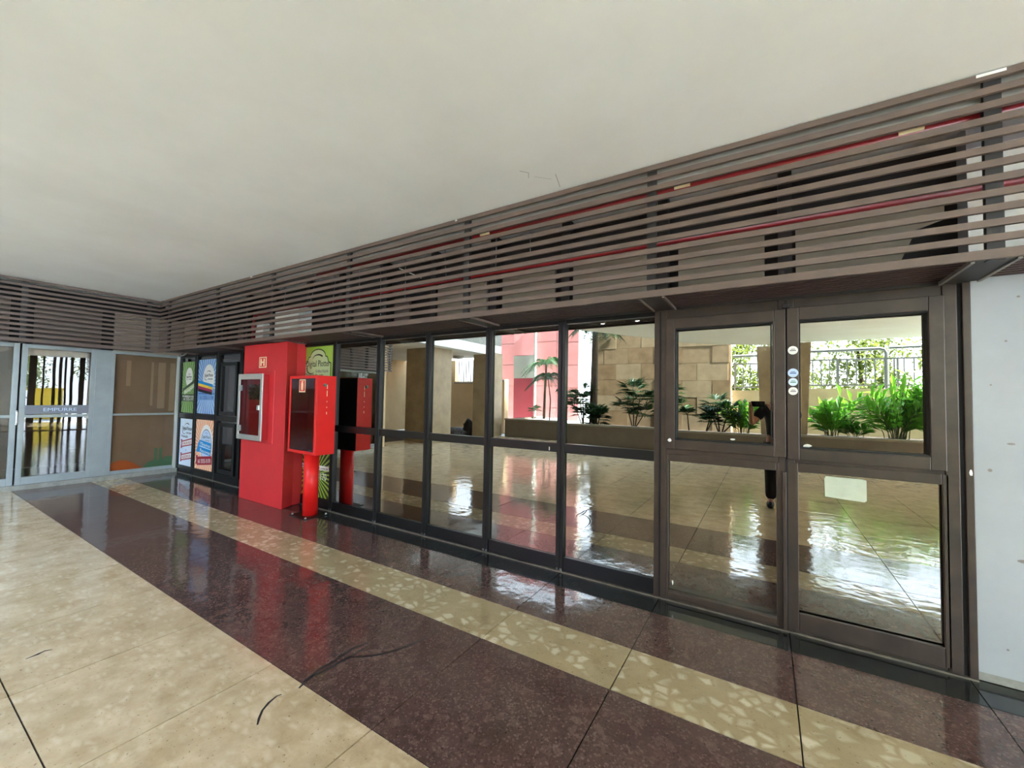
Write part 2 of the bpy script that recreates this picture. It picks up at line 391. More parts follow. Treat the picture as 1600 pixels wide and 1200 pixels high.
# scuffs and a crack on the floor
def ribbon(name, pts, wd, material, parent, z=.0006):
    b = MB(); n = len(pts)
    L, R = [], []
    for i, p in enumerate(pts):
        p = Vector(p); d = (Vector(pts[min(i+1,n-1)])-Vector(pts[max(i-1,0)])).normalized(); q = Vector((-d.y, d.x))
        ww = wd*(.35+.65*math.sin(math.pi*(i+.5)/n))*random.uniform(.7,1.2)
        L.append(p+q*ww); R.append(p-q*ww)
    for i in range(n-1):
        b.add([(L[i].x,L[i].y,z),(R[i].x,R[i].y,z),(R[i+1].x,R[i+1].y,z),(L[i+1].x,L[i+1].y,z)], [(0,1,2,3)])
    return b.build(name, material, parent)
def arc(pts, n=18):     # smooth quadratic through control points
    out = []
    for i in range(n+1):
        t = i/n; a, b, c = pts; out.append(tuple(a[j]*(1-t)**2+2*b[j]*t*(1-t)+c[j]*t*t for j in (0,1)))
    return out
ribbon('scuff_mark', [(-2.03,-2.05),(-2.056,-1.99),(-2.08,-1.90),(-2.07,-1.83),(-2.086,-1.70),(-2.06,-1.60)], .010, M['scuff'], flo)
ribbon('scuff_mark', arc([(-2.06,-1.97),(-2.03,-1.85),(-2.03,-1.62)]), .009, M['scuff'], flo)
ribbon('scuff_mark', arc([(-2.16,-1.79),(-1.80,-1.72),(-1.80,-1.23)]), .007, M['scuff'], flo)
ribbon('crack', [(-2.061,-2.121),(-2.069,-2.142),(-2.057,-2.185),(-2.033,-2.227),(-1.997,-2.26),(-1.962,-2.285)], .006, M['scuff'], flo)
ribbon('crack', [(-3.512,-2.642),(-3.53,-2.67),(-3.517,-2.70),(-3.508,-2.744)], .007, M['scuff'], flo)

# ceiling slab with the curved courtyard opening
cpoly = [(10,.3),(-14,.3),(-14,-9.95),(-8.75,-9.95),(-8.75,-5.15),(-3.95,-5.15),(-3.7,-5.5),(-3.24,-6.3),(-2.53,-7.55),(-1.72,-8.6),(-.89,-9.3),(0.1,-9.8),(1.2,-10.0),(10,-10.0)]  # far-left edge cut short, an added slit letting sky light onto the end wall
cl = MB().prism(cpoly, CEIL, CEIL+.32).build('ceiling', M['ceiling'])
tag(cl, 'smooth off-white painted ceiling slab', kind='structure')
tag(MB().prism(cpoly, CEIL+.32, 17).build('wall_tower', M['plinth']), 'unseen upper storeys above the ceiling slab, added to shade the court', kind='structure')  # block out of view, put in to keep the sun off the court
ribc = MB()
def ceil_crack(pts, wd):
    b = MB()
    for (a, c) in zip(pts[:-1], pts[1:]): b.tube([(a[0],a[1],CEIL),(c[0],c[1],CEIL)], wd, 5)
    b.build('crack', M['scuff'], cl)
ceil_crack([(-1.481,-.869),(-1.438,-.815),(-1.471,-.756)], .0012)
ceil_crack([(-1.278,-.704),(-1.326,-.526)], .0014)
ceil_crack([(-1.426,-.75),(-1.333,-.656)], .0007)

# white wall to the right of the glazing, with worn plinth edge
ww = MB().prism([(.985,0),(10,0),(10,.25),(.985,.25)], .05, CEIL).build('wall_front', M['white_wall'])
tag(ww, 'white plaster wall to the right of the glazing', kind='structure')
MB().box(.985, 3.4, -.005, 0, 2.26, 2.97).build('upper_panel', M['panel_white'], ww)
b = MB().box(.99, 10, .012, .24, 0, .05); b.build('plinth', M['plinth'], ww)
for (u, v, a, c) in ((1.13,1.30,.016,.006),(1.05,1.15,.009,.009),(1.12,1.86,.006,.006),(1.17,.68,.03,.01),(1.1,.2,.006,.006),(1.17,2.1,.007,.006),(1.06,1.62,.005,.005)):
    MB().plate(ell(u, v, a, c, 9), -.0008, .001).build('stain', M['beam'], ww)
# wall above the glazing, behind the slat screen
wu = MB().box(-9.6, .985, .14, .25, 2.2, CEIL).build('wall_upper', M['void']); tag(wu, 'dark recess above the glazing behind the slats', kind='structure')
for (x0, x1, z1, mk) in ((-.57,0,2.74,'panel'),(-1.45,-.80,2.73,'panel'),(-2.2,-1.63,2.72,'panel'),(-3.05,-2.39,2.70,'panel'),(-9.56,-8.98,2.86,'panel_tan')):
    MB().box(x0, x1, .03, .06, 2.2, z1).build('panel', M[mk], wu)
MB().plate([(.18,2.2),(.58,2.2),(.70,2.36),(.78,2.56),(.90,2.60),(.90,2.78),(.18,2.78)], .03, .05).build('panel', M['panel'], wu)
for (x0, x1, z0, z1) in ((-6.66,-6.34,2.2,2.56),(-6.03,-5.43,2.2,2.72)):
    MB().box(x0, x1, -.13, .06, z0, z1).build('panel', M['panel_white'], wu)
for x0, x1 in ((-7.5,-7.32),(-4.5,-4.2),(-3.75,-3.5)): MB().box(x0, x1, .05, .08, 2.2, 2.66).build('panel', M['panel_brown'], wu)
for x in (-8.86,-8.03,-7.2,-6.43,-5.5,-4.77,-3.92,-3.13,-2.32,-1.53,-.69,.12): MB().box(x-.04, x+.04, .04, .12, 2.2, CEIL).build('mullion', M['slat_dark'], wu)
bm_ = MB().box(-9.1, 3.4, -.435, -.28, 2.975, CEIL+.02).build('trim_1', M['beam'], bevel=.03); tag(bm_, 'grey painted edge beam behind the top slats', kind='structure')

# left shop wall
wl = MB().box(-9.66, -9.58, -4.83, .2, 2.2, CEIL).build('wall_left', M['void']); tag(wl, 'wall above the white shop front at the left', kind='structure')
for (y0, y1, mk) in ((-.97,.02,'panel_tan'),(-1.88,-1.13,'panel_brown'),(-2.02,-1.96,'panel_brown'),(-3.1,-2.12,'panel_brown'),(-4.2,-3.2,'panel_brown'),(-4.8,-4.3,'panel_brown')):
    MB().box(-9.58, -9.54, y0, y1, 2.2, 2.86).build('panel', M[mk], wl)
MB().box(-14, -9.56, -4.99, -4.83, 0, CEIL).build('end_wall', M['beige_wall'], wl)
MB().box(-9.64, -9.47, -4.83, -.02, 0, .07).build('sill', M['plinth'], wl)
# rooms behind the glass
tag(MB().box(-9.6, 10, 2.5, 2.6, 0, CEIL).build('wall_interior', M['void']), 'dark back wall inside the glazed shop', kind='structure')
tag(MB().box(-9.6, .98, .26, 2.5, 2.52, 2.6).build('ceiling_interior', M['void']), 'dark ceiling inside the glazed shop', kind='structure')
tag(MB().box(-12.2, -12.1, -4.83, .2, 0, CEIL).build('wall_shop', M['shop_dark']), 'brown back wall inside the left shop', kind='structure')
tag(MB().box(-12.1, -9.66, .1, .2, 0, CEIL).build('wall_partition', M['shop_dark']), 'partition between the two shops', kind='structure')

# ================================================================== GLAZING
NW = [0]
def pane(parent, x0, x1, z0, z1, y=.014, tilt=0, turn=0, material='glass', name='pane', th=.006):
    me = MB().box(-(x1-x0)/2, (x1-x0)/2, 0, th, -(z1-z0)/2, (z1-z0)/2).mesh(name); me.materials.append(M[material])
    o = put(name, me, parent, loc=((x0+x1)/2, y, (z0+z1)/2)); o.rotation_euler = (tilt, 0, turn); return o
def window(x0, x1, label, fm, wl_=.035, wr=.035, ztr=(1.03,1.11), up=None, lo=None, zt=2.165, zb=.13, tu=(0,0), tl=(0,0), rightpost=False, gm='glass'):
    NW[0] += 1
    W = structure('window_%d' % NW[0], ((x0+x1)/2, .02, 0), label)
    b = MB().box(x0-wl_, x0+wl_, -.02, .07, .012, 2.2)
    b.build('mullion', fm, W, bevel=.004)
    MB().box(x0-.006, x0+.006, -.026, -.02, .02, 2.19).build('gasket', M['gasket'], W)
    MB().box(x0-wl_*.8, x0+wl_*.8, -.021, .0, .012, .035).build('lime_stain', M['grime'], W) if fm is not M['bronze'] else None
    if rightpost: MB().box(x1-wr, x1+wr, -.02, .07, .012, 2.2).build('mullion', fm, W, bevel=.004)
    xa, xb = x0+wl_, x1-wr
    MB().box(xa, xb, -.012, .06, zt, 2.2).build('top_rail', fm, W, bevel=.003)
    MB().box(xa, xb, -.012, .06, ztr[0], ztr[1]).build('transom', fm, W, bevel=.003)
    MB().box(xa, xb, -.008, .06, .012, zb).build('bottom_rail', fm, W, bevel=.003)
    u = up or (xa, xb, ztr[1], zt); l_ = lo or (xa, xb, zb, ztr[0])
    pane(W, u[0]-.012, u[1]+.012, u[2]-.012, u[3]+.012, tilt=tu[0], turn=tu[1], material=gm)
    pane(W, l_[0]-.012, l_[1]+.012, l_[2]-.012, l_[3]+.012, tilt=tl[0], turn=tl[1], material=gm)
    return W
BF, BZ = M['black_frame'], M['bronze']
window(-9.53,-8.86,'black-framed bay with green and white posters in the corner',BF,gm='glass_dark')
window(-8.86,-8.03,'black-framed bay with blue and orange posters',BF,gm='glass_dark')
# glazed door bay beside the pillar
W = window(-8.03,-7.2,'black-framed glazed door bay left of the red pillar',BF,gm='glass_dark')
MB().frame(-7.86,-7.3,1.13,2.02,.06,-.03,.01).build('sash', BF, W); MB().frame(-7.86,-7.3,.16,1.0,.06,-.03,.01).build('sash', BF, W)
window(-7.2,-6.43,'black-framed bay half behind the red pillar',BF,gm='glass_dark')
window(-5.58,-4.77,'black-framed bay with tall lime poster behind the red cabinet',BF,gm='glass_dark')
window(-4.77,-3.92,'black-framed bay mirroring the red fire cabinet',BF)
window(-3.92,-3.13,'narrow dark-framed bay, second right of the lime poster',BF)
window(-3.13,-2.32,'dark-framed bay mirroring the barred window and bundle',BF)
window(-2.32,-1.53,'dark-framed bay mirroring the pink wall',BF,tu=(.0035,0))
window(-1.53,-.69,'dark-framed bay mirroring palms and stone wall',BF)
# two wide bronze bays with opening top sashes
W = window(-.69,.12,'bronze bay with opening top sash mirroring the photographer',BZ,.045,.04,(1.06,1.19),(-.58,.04,1.21,2.05),(-.63,.06,.07,1.04),2.09,.07,(-.002,0))
MB().frame(-.645,.117,1.14,2.13,.065,-.045,.0,.07,.08).box(.045,.055,-.045,0,1.2,2.06).build('sash', BZ, W, bevel=.004)
MB().frame(-.58,.04,1.21,2.05,.008,-.038,.012).build('gasket', M['gasket'], W)
MB().frame(-.645,.08,.03,1.10,.018,-.02,.0,.04,.055).build('sash', BZ, W, bevel=.004)
W7 = window(.12,.90,'widest bronze bay with opening top sash beside the white wall',BZ,.045,.03,(1.06,1.19),(.19,.81,1.21,2.05),(.18,.855,.14,1.05),2.09,.13,(.0005,0),rightpost=True)
MB().frame(.124,.872,1.13,2.135,.066,-.045,.0,.075,.085).build('sash', BZ, W7, bevel=.004)
MB().frame(.19,.81,1.205,2.05,.008,-.038,.012).build('gasket', M['gasket'], W7)
MB().frame(.155,.885,.03,1.11,.028,-.02,.0,.11,.06).build('sash', BZ, W7, bevel=.004)
MB().box(.928,.95,-.005,.06,.012,2.2).build('gasket', M['gasket'], W7)
MB().box(.95,.985,-.022,.06,.0,2.2).build('jamb', BZ, W7, bevel=.004)
MB().box(.096,.118,-.05,-.02,.02,1.045).build('stop_bar', BZ, W7, bevel=.003)
MB().box(.10,.14,-.06,-.03,2.135,2.165).build('latch', M['slat_dark'], W7, bevel=.004)
for x0, x1 in ((-9.53,-6.46),(-5.6,.985)):
    NW[0] += 0
tr = MB().box(-9.53,.985,-.024,.07,0,.010).build('trim_2', M['threshold']); tag(tr, 'worn metal threshold under the glazing', kind='structure')
# little white scraps on the frames and panes
for (u, v, a, c, yy) in ((-.615,1.205,.014,.02,-.047),(.235,1.222,.03,.012,.011),(-.60,.13,.006,.022,.011),(-1.64,1.06,.005,.02,-.014),(.97,1.13,.008,.02,-.024),(-.2,1.235,.02,.008,.011)):
    P = [(u+a*math.cos(t)*random.uniform(.6,1.1), v+c*math.sin(t)*random.uniform(.6,1.1)) for t in [k*math.pi/4 for k in range(8)]]
    MB().plate(P, yy-.001, yy).build('scrap', M['white'], W7)

# white shop front on the left wall (local: x along the wall towards the corner, front = -y)
def lwin(name, u0, u1, label, kids):
    L = structure(name, (-9.56, 0, 0), label, rz=math.pi/2, local=True); return L
WA = M['white_alu']
L = lwin('window_20', -1, 0, 'white-framed shop window next to the corner', None)
def P_(mb, n, m_, p, bevel=.004): return mb.build(n, m_, p, bevel=bevel, local=True)
P_(MB().frame(-.985,-.02,.07,2.2,.045,-.03,.03,.06,.05), 'window_frame', WA, L); P_(MB().box(-.94,-.065,-.02,.02,1.08,1.115), 'transom', WA, L)
P_(MB().box(-.07,.0,-.035,.03,.03,2.2), 'corner_post', M['alu'], L)
for z0, z1 in ((.13,1.08),(1.115,2.15)):
    o = MB().box(-.94,-.065,-.003,.003,z0,z1).build('pane', M['glass_film'], L, local=True)
P_(MB().plate([(-.93,.13)]+[(-.93+.42*k/14, .13+.17*math.sin(math.pi*(.25+.75*k/14))) for k in range(15)], .006,.008), 'decal', M['decal_orange'], L, 0)
P_(MB().plate([(-.48,.13),(-.07,.13),(-.07,.30),(-.18,.30),(-.2,.27),(-.27,.24),(-.31,.245),(-.36,.25),(-.43,.22),(-.48,.15)], .006,.008), 'decal', M['decal_green'], L, 0)
for u in (-.32,-.25): P_(MB().box(u-.022,u+.022,.006,.008,.24,.47), 'decal', M['decal_green'], L, 0)
P_(MB().tube([(-.6,.007,.38),(-.57,.007,.42),(-.53,.007,.46),(-.52,.007,.42),(-.56,.007,.4)], .004, 5), 'decal', M['grey_print'], L, 0)
P_(MB().box(-.94,-.065,.014,.018,.12,2.16), 'film', M['curtain'], L, 0)
for u, w_, z0 in ((-.42,.018,1.25),(-.28,.055,1.2),(-.12,.04,1.15),(-.75,.03,1.6)): P_(MB().box(u-w_,u+w_,.010,.0125,z0,2.05), 'film_strip', M['curtain_pale'], L, 0)
P_(MB().box(-1.18,-.985,-.03,.03,.07,2.2), 'wide_post', WA, L)
D_ = structure('door_1', (-9.56, 0, 0), 'white-framed glass door with a grey EMPURRE band', rz=math.pi/2, local=True)
P_(MB().frame(-1.985,-1.18,.07,2.2,.06,-.03,.03,.11,.06), 'door_frame', WA, D_); P_(MB().box(-1.925,-1.24,-.025,.025,1.075,1.12), 'transom', WA, D_)
for z0, z1 in ((.18,1.08),(1.12,2.14)):
    me = MB().box(-.345,.345,-.003,.003,-(z1-z0)/2,(z1-z0)/2).mesh('pane'); me.materials.append(M['glass_clear'])
    o = put('pane', me, D_, loc=(-1.5825,0,(z0+z1)/2), local=True); o.rotation_euler = (0,0,math.radians(-4.2))
bnd = P_(MB().box(-1.925,-1.24,-.034,-.030,1.13,1.265), 'sign_band', M['grey_band'], D_, 0)
text('EMPURRE', .075, -1.56, 1.172, -.036, M['blue_lite'], bnd, width=.36)
P_(MB().tube([(-2.005,-.03,.98),(-2.005,-.07,1.0),(-2.005,-.07,1.16),(-2.005,-.03,1.18)], .012, 8), 'handle', M['white'], D_, 0)
P_(MB().box(-1.285,-1.24,-.04,-.025,1.05,1.08), 'lock', M['alu'], D_, 0)
D2 = structure('door_2', (-9.56, 0, 0), 'white-framed shop door leaf cut by the left picture edge', rz=math.pi/2, local=True)
P_(MB().frame(-2.95,-2.005,.07,2.2,.06,-.03,.03,.11,.06), 'door_frame', WA, D2); P_(MB().box(-2.89,-2.065,-.025,.025,1.075,1.12), 'transom', WA, D2)
for z0, z1 in ((.18,1.08),(1.12,2.14)): P_(MB().box(-2.89,-2.065,-.003,.003,z0,z1), 'pane', M['glass_clear'], D2, 0)
P_(MB().box(-2.5,-2.1,.3,.34,.1,1.05), 'navy_cloth', M['navy'], D2, 0)
L3 = structure('window_21', (-9.56, 0, 0), 'white-framed shop window beyond the doors', rz=math.pi/2, local=True)
P_(MB().frame(-4.83,-2.95,.07,2.2,.06,-.03,.03), 'window_frame', WA, L3); P_(MB().box(-4.77,-3.01,-.003,.003,.13,2.14), 'pane', M['glass_clear'], L3, 0)
# thin white wire/rod from the corner post to the soffit
tag(MB().tube([(-9.5,-.05,2.185),(-9.1,-.12,2.19),(-8.75,-.2,2.215)], .012, 6).build('cable', M['alu']), 'thin pale cable running off the corner post under the soffit', 'cable')

# ================================================================== SLAT SCREENS
NS, ZB, ZT = 13, 2.215, 3.115
pitch_ = (ZT-ZB-.036)/(NS-1)
scr = thing('slat_screen', 'long brown slatted screen hung under the ceiling above the glazing', 'screen', (-3, -.46, ZB))
for k in range(NS):
    z = ZB+k*pitch_; hh = .034 if k else .046
    MB().box(-9.15, 3.4, -.485, -.465, z-(0 if k else .012), z+hh-(0 if k else .012)).build('slat', M['slat'], scr)
for x in (.94,-.66,-2.27,-3.93,-5.49,-7.05,-8.82,2.6):
    MB().box(x-.03, x+.03, -.462, -.43, 2.2, ZT).build('support', M['slat_dark'], scr)
    br = MB().box(x-.075, x+.075, -.46, -.02, 2.204, 2.216).build('bracket', M['slat_dark'], scr)
    em = M['beam'] if x > .5 else M['slat']
    MB().box(x-.085, x-.07, -.46, -.02, 2.196, 2.215).build('bracket_edge', em, br); MB().box(x+.07, x+.085, -.46, -.02, 2.196, 2.215).build('bracket_edge', em, br)
for x, w_ in ((.93,.05),(-2.38,.012),(-6.0,.03)): MB().box(x-w_, x+w_, -.4862, -.485, 3.098, 3.112).build('paint_flake', M['white'], scr)
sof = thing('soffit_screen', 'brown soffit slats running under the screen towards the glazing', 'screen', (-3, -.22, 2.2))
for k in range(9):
    yy = -.44+k*.049; MB().box(-9.12, 3.4, yy, yy+.022, 2.216, 2.246).build('slat', M['slat_shaded'], sof)
MB().box(-9.5, .985, -.018, .028, 2.2, 2.25).build('header', M['slat_dark'], sof)
scl = thing('slat_screen', 'shorter brown slatted screen above the white shop front', 'screen', (-9.16, -2.6, ZB))
for k in range(NS):
    z = ZB+k*pitch_; hh = .034 if k else .046
    MB().box(-9.17, -9.15, -4.83, -.465, z-(0 if k else .012), z+hh-(0 if k else .012)).build('slat', M['slat'], scl)
for yy in (-2.04,-.62,-3.5,-4.78): MB().box(-9.2, -9.172, yy-.03, yy+.03, 2.2, ZT).build('support', M['slat_dark'], scl)
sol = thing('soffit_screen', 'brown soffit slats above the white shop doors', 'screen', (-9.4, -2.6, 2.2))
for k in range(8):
    xx = -9.52+k*.049; MB().box(xx, xx+.022, -4.8, -.46, 2.216, 2.246).build('slat', M['slat_shaded'], sol)

# red pipes and loose wires behind the screen
def pipe(label, pts, r):
    t = thing('fire_pipe', label, 'pipe', pts[0]); MB().tube(pts, r, 10).build('pipe_run', M['red_pipe'], t, smooth=True)
    return t
p1 = pipe('upper red fire pipe tucked under the grey beam behind the slats', [(3.3,-.40,2.935),(-4.6,-.40,2.955)], .024)
for x in (1.25,.66,-.47,-2.1): MB().tube([(x-.05,-.42,2.947),(x+.05,-.42,2.947)], .012, 7).build('paint_flake', M['cream_print'], p1)
p2 = pipe('lower red fire pipe ending in an elbow above the red pillar', [(3.3,-.28,2.63),(-6.2,-.28,2.655),(-6.27,-.28,2.64),(-6.3,-.28,2.58),(-6.3,-.28,2.25)], .024)
MB().tube([(-6.3,-.28,2.5),(-6.3,-.28,2.42)], .034, 10).build('coupling', M['red_pipe'], p2); MB().tube([(-6.12,-.28,2.655),(-6.2,-.28,2.655)], .034, 10).build('coupling', M['red_pipe'], p2)
random.seed(5)
WIRES = [(-3.12,2.45),(-3.5,2.3),(-3.85,2.5),(-2.55,2.6),(-4.3,2.55),(-4.7,2.6),(-5.3,2.6),(-2.0,2.65),(-1.62,2.7),(-7.9,2.5)]
NAMES = ['left of the third support','near the third support, longest','beside the fourth support','right of the third support','between fourth and fifth supports','further left of the fourth support','above the lime poster','right of the third support, short','above the pink reflection','near the corner above the posters']
for (x, z), nm in zip(WIRES, NAMES):
    tag(MB().tube([(x,-.40,3.1),(x+random.uniform(-.04,.04),-.39,(3.1+z)/2),(x+random.uniform(-.05,.05),-.4,z)], .0045, 5).build('cable', M['grey_print']), 'thin loose wire hanging behind the slats '+nm, 'cable', 'loose wires behind the slats')
tag(MB().tube([(-3.3,-.3,2.86),(-2.95,-.33,2.70)], .006, 5).build('cable', M['white']), 'pale wire slanting behind the slats above the barred-window bay', 'cable', 'loose wires behind the slats')
random.seed(11)

# ================================================================== RED PILLAR, HYDRANT CABINET, EXTINGUISHER STAND
pil = MB().prism([(-6.48,-.31),(-5.34,-.32),(-5.45,-.12),(-5.45,.12),(-6.48,.12)], 0, 2.2).build('column_1', M['red_wall'], bevel=.006)
tag(pil, 'red painted pillar standing against the glazing', kind='structure')
MB().plate([(-6.40,.83),(-5.62,.83),(-5.62,1.82),(-6.40,1.82)], -.322, -.30).build('surround', M['red_wall'], pil, bevel=.006)
hc = thing('hydrant_cabinet', 'silver-framed fire hydrant cabinet with glass door on red pillar', 'cabinet', (-6.05,-.33,.87))
MB().box(-6.37,-5.75,-.326,-.318,.88,1.76).build('back_panel', M['red_in'], hc)
for x0, x1, z0, z1 in ((-6.372,-6.365,.88,1.76),(-5.755,-5.748,.88,1.76)): MB().box(x0,x1,-.40,-.322,z0,z1).build('side', M['red_in'], hc)
MB().box(-6.37,-5.75,-.40,-.322,.875,.885).build('bottom', M['red_in'], hc); MB().box(-6.37,-5.75,-.40,-.322,1.755,1.765).build('top', M['red_in'], hc)
dr = MB().frame(-6.385,-5.735,.865,1.775,.055,-.42,-.40,.07,.075).build('door', M['alu'], hc, bevel=.004)
MB().box(-6.33,-5.79,-.412,-.408,.935,1.70).build('glass', M['glass_cab'], dr)
for z in (1.02,1.58): MB().box(-6.335,-6.26,-.428,-.413,z-.04,z+.04).build('hinge', M['white_alu'], dr, bevel=.004)
MB().box(-5.835,-5.785,-.435,-.413,1.28,1.345).build('latch', M['alu'], dr, bevel=.005)
hs = []
for k in range(4):
    a = [(-6.2+.28*t/12, -.35-.012*math.sin(k), 1.60-.05*k+(.02*math.sin(t*1.3+k))) for t in range(13)]
    MB().tube(a, .018, 7).build('reflection_coil', M['bark'], hc, smooth=True)  # brown coils imitating the reflection in the upper door glass
sg = thing('hydrant_sign', 'small cream H hydrant sign on the red pillar', 'sign', (-5.945,-.314,1.88))
MB().box(-6.04,-5.85,-.318,-.311,1.865,2.015).build('plate', M['cream_print'], sg)
MB().box(-6.022,-5.868,-.320,-.318,1.878,2.002).build('red_field', M['red_print'], sg)
MB().plate([(-6.0,1.89),(-5.968,1.89),(-5.968,1.93),(-5.922,1.93),(-5.922,1.89),(-5.89,1.89),(-5.89,1.99),(-5.922,1.99),(-5.922,1.952),(-5.968,1.952),(-5.968,1.99),(-6.0,1.99)], -.323, -.320).build('letter_h', M['cream_print'], sg)

es = thing('extinguisher_stand', 'glossy red fire extinguisher cabinet on a round red post', 'cabinet', (-4.87,-.24,0), rz=math.radians(-4), local=True)
bw, bd, z0, z1, fo = .325, .12, .775, 1.735, -.0
R_ = M['red_box']
def E_(mb, n, m_, bevel=.003, parent=None, smooth=False): return mb.build(n, m_, parent or es, bevel=bevel, local=True, smooth=smooth)
bx = E_(MB().box(-bw,-bw+.02,-bd,bd,z0,z1).box(bw-.02,bw,-bd,bd,z0,z1).box(-bw+.02,bw-.02,-bd,bd,z1-.02,z1).box(-bw+.02,bw-.02,-bd,bd,z0,z0+.02).box(-bw+.02,bw-.02,bd-.02,bd,z0+.02,z1-.02), 'cabinet_box', R_)
E_(MB().box(-bw+.005,bw-.005,bd,bd+.003,z0+.005,z1-.005), 'back_panel', M['gasket'], 0)
E_(MB().frame(-bw,bw,z0,z1,.035,-bd-.012,-bd), 'door_frame', R_)
E_(MB().box(-bw+.03,bw-.03,-bd-.006,-bd-.002,z0+.03,z1-.03), 'glass', M['glass_smoke'], 0)
st = E_(MB().box(-.09,.06,-bd-.0085,-bd-.0065,1.53,1.69), 'sticker', M['cream_print'], 0)
E_(MB().box(-.078,.048,-bd-.010,-bd-.0085,1.542,1.678), 'sticker_field', M['red_print'], 0, st)
E_(MB().plate([(-.04,1.555),(.012,1.555),(.012,1.635),(.0,1.65),(.0,1.665),(.018,1.66),(.018,1.668),(-.03,1.668),(-.03,1.66),(-.026,1.65),(-.04,1.635)], -bd-.0115, -bd-.010), 'extinguisher_symbol', M['cream_print'], 0, st)
post = E_(MB().tube([(.03,0,.006),(.03,0,z0)], .088, 24, True), 'post', R_, 0, smooth=False)
for p in post.data.polygons: p.use_smooth = len(p.vertices) == 4
E_(MB().box(-.17,.20,-.16,.16,.0,.008), 'base_plate', M['black_frame'])
for sx_ in (-.14,.17):
    for sy_ in (-.13,.13): E_(MB().tube([(sx_,sy_,.008),(sx_,sy_,.022)], .013, 6), 'bolt', M['alu'], 0)
E_(MB().tube([(bw,-.03,1.62),(bw+.02,-.03,1.62)], .02, 10), 'lock', M['threshold'], 0)
for z_, l_ in ((1.60,.05),(1.52,.07),(1.42,.012),(1.35,.012),(1.28,.03)): E_(MB().box(bw+.0005,bw+.002,.0,.008,z_-l_/2,z_+l_/2), 'paint_drip', M['cream_print'], 0)
E_(MB().box(-.18,.0,.05,.09,z0+.02,z0+.10), 'shelf_block', M['red_in'], 0)

# ================================================================== POSTERS AND STICKERS
def poster(label, x, z, wd, ht, material, y=.011):
    t = thing('poster', label, 'poster', (x, y, z), local=True)
    MB().box(0, wd, -.001, .001, 0, ht).build('sheet', material, t, local=True); return t
def plate(t, P, m_, d, name='print'): return MB().plate(P, d, d+.0005).build(name, m_, t, local=True)
def logo(t, cx, cz, k, mtext, arcm, sub=True):
    text('Digital Plotter', .13*k, cx, cz, -.004, mtext, t, width=.56*k)
    if sub: text('Gráfica Rápida', .06*k, cx+.1*k, cz-.085*k, -.004, M['grey_print'], t, width=.3*k)
    plate(t, arcstroke(cx+.0*k, cz+.10*k, .13*k, .07*k, math.pi*.95, math.pi*.2, .003*k, .014*k), arcm, -.004, 'swoosh')
    plate(t, arcstroke(cx-.16*k, cz-.03*k, .1*k, .07*k, math.pi*.9, math.pi*1.75, .012*k, .003*k), arcm, -.004, 'swoosh')
# lime poster beside the pillar: upper sheet
t = poster('lime green print shop poster in upper pane behind the red cabinet', -5.53, 1.13, .71, 1.03, M['lime'])
shape = [(.06,.0),(.65,.0),(.65,.80),(.6,.82),(.57,.89),(.53,.90)]+[(.355+.175*math.cos(a), .90+.10*math.sin(a)) for a in [math.pi*k/10 for k in range(0,11)]]+[(.18,.90),(.14,.89),(.11,.82),(.06,.80)]
plate(t, shape, M['green_dark'], -.002); plate(t, [(.355+(u-.355)*.955, .4+(v-.4)*.975) for u, v in shape], M['green_lite'], -.003)
logo(t, .36, .755, .95, M['black_print'], M['black_print'])
text('Qualidade', .07, .22, .615, -.004, M['green_dark'], t, width=.30); text('em', .07, .44, .615, -.004, M['green_dark'], t, width=.09)
plate(t, [(.0,.0),(.71,.0),(.71,.35),(.3,.25),(.0,.2)], M['crimson'], -.005)
t = poster('dark green sunburst poster in lower pane behind the red post', -5.53, .14, .71, .87, M['green_dark'])
rays(t, .38, .30, 34, 0, .71, 0, .87, -.002, M['lime'], duty=.42)
text('Impressão', .15, .36, .60, -.004, M['white'], t, width=.6)
MB().box(.05,.68,-.0045,-.003,.36,.42).build('strip', M['white'], t, local=True)
text('www.digitalplotter.com.br', .05, .365, .372, -.006, M['black_print'], t, width=.6)
text('3325-3170', .13, .42, .235, -.004, M['white'], t, width=.42)
# corner posters
t = poster('green poster with white oval logo in the corner bay, upper pane', -9.49, 1.13, .59, .95, M['green'])
rays(t, .28, .48, 30, 0, .59, .0, .95, -.002, M['green_lite'], duty=.14)
plate(t, ell(.3, .66, .15, .18), M['white'], -.003, 'oval'); logo(t, .3, .65, .42, M['black_print'], M['black_print'])
plate(t, [(.04,.38),(.56,.56),(.56,.62),(.04,.44)], M['green_dark'], -.004, 'banner'); plate(t, [(.12,.34),(.57,.49),(.57,.56),(.1,.41)], M['green_lite'], -.0045, 'banner')
text('Plotagens', .09, .34, .40, -.006, M['white'], t, width=.42, rot=.33)
MB().box(0,.59,-.0042,-.003,.21,.34).build('strip', M['green_dark'], t, local=True)
text('www.digitalplotter.com.br', .05, .3, .29, -.006, M['white'], t, width=.5); text('61', .08, .15, .225, -.006, M['white'], t, width=.07); text('3325-3170', .08, .38, .225, -.006, M['white'], t, width=.33)
t = poster('blue poster with ink-stripe flag, second bay from the corner, upper pane', -8.81, 1.13, .72, .97, M['blue'])
rays(t, .36, .5, 36, 0, .72, 0, .97, -.002, M['blue_lite'], duty=.3); MB().box(0,.72,-.0032,-.002,.24,.42).build('strip', M['blue'], t, local=True)
plate(t, ell(.42, .63, .22, .25), M['white'], -.0035, 'oval'); logo(t, .42, .66, .6, M['black_print'], M['black_print'])
for i, mk in enumerate(('azure','yellow_print','magenta_print','black_print')):
    plate(t, [(.02,.60-.05*i-.05),(.6-.01*i,.52-.045*i-.05),(.6-.01*i,.52-.045*i),(.02,.60-.05*i)], M[mk], -.007, 'stripe')
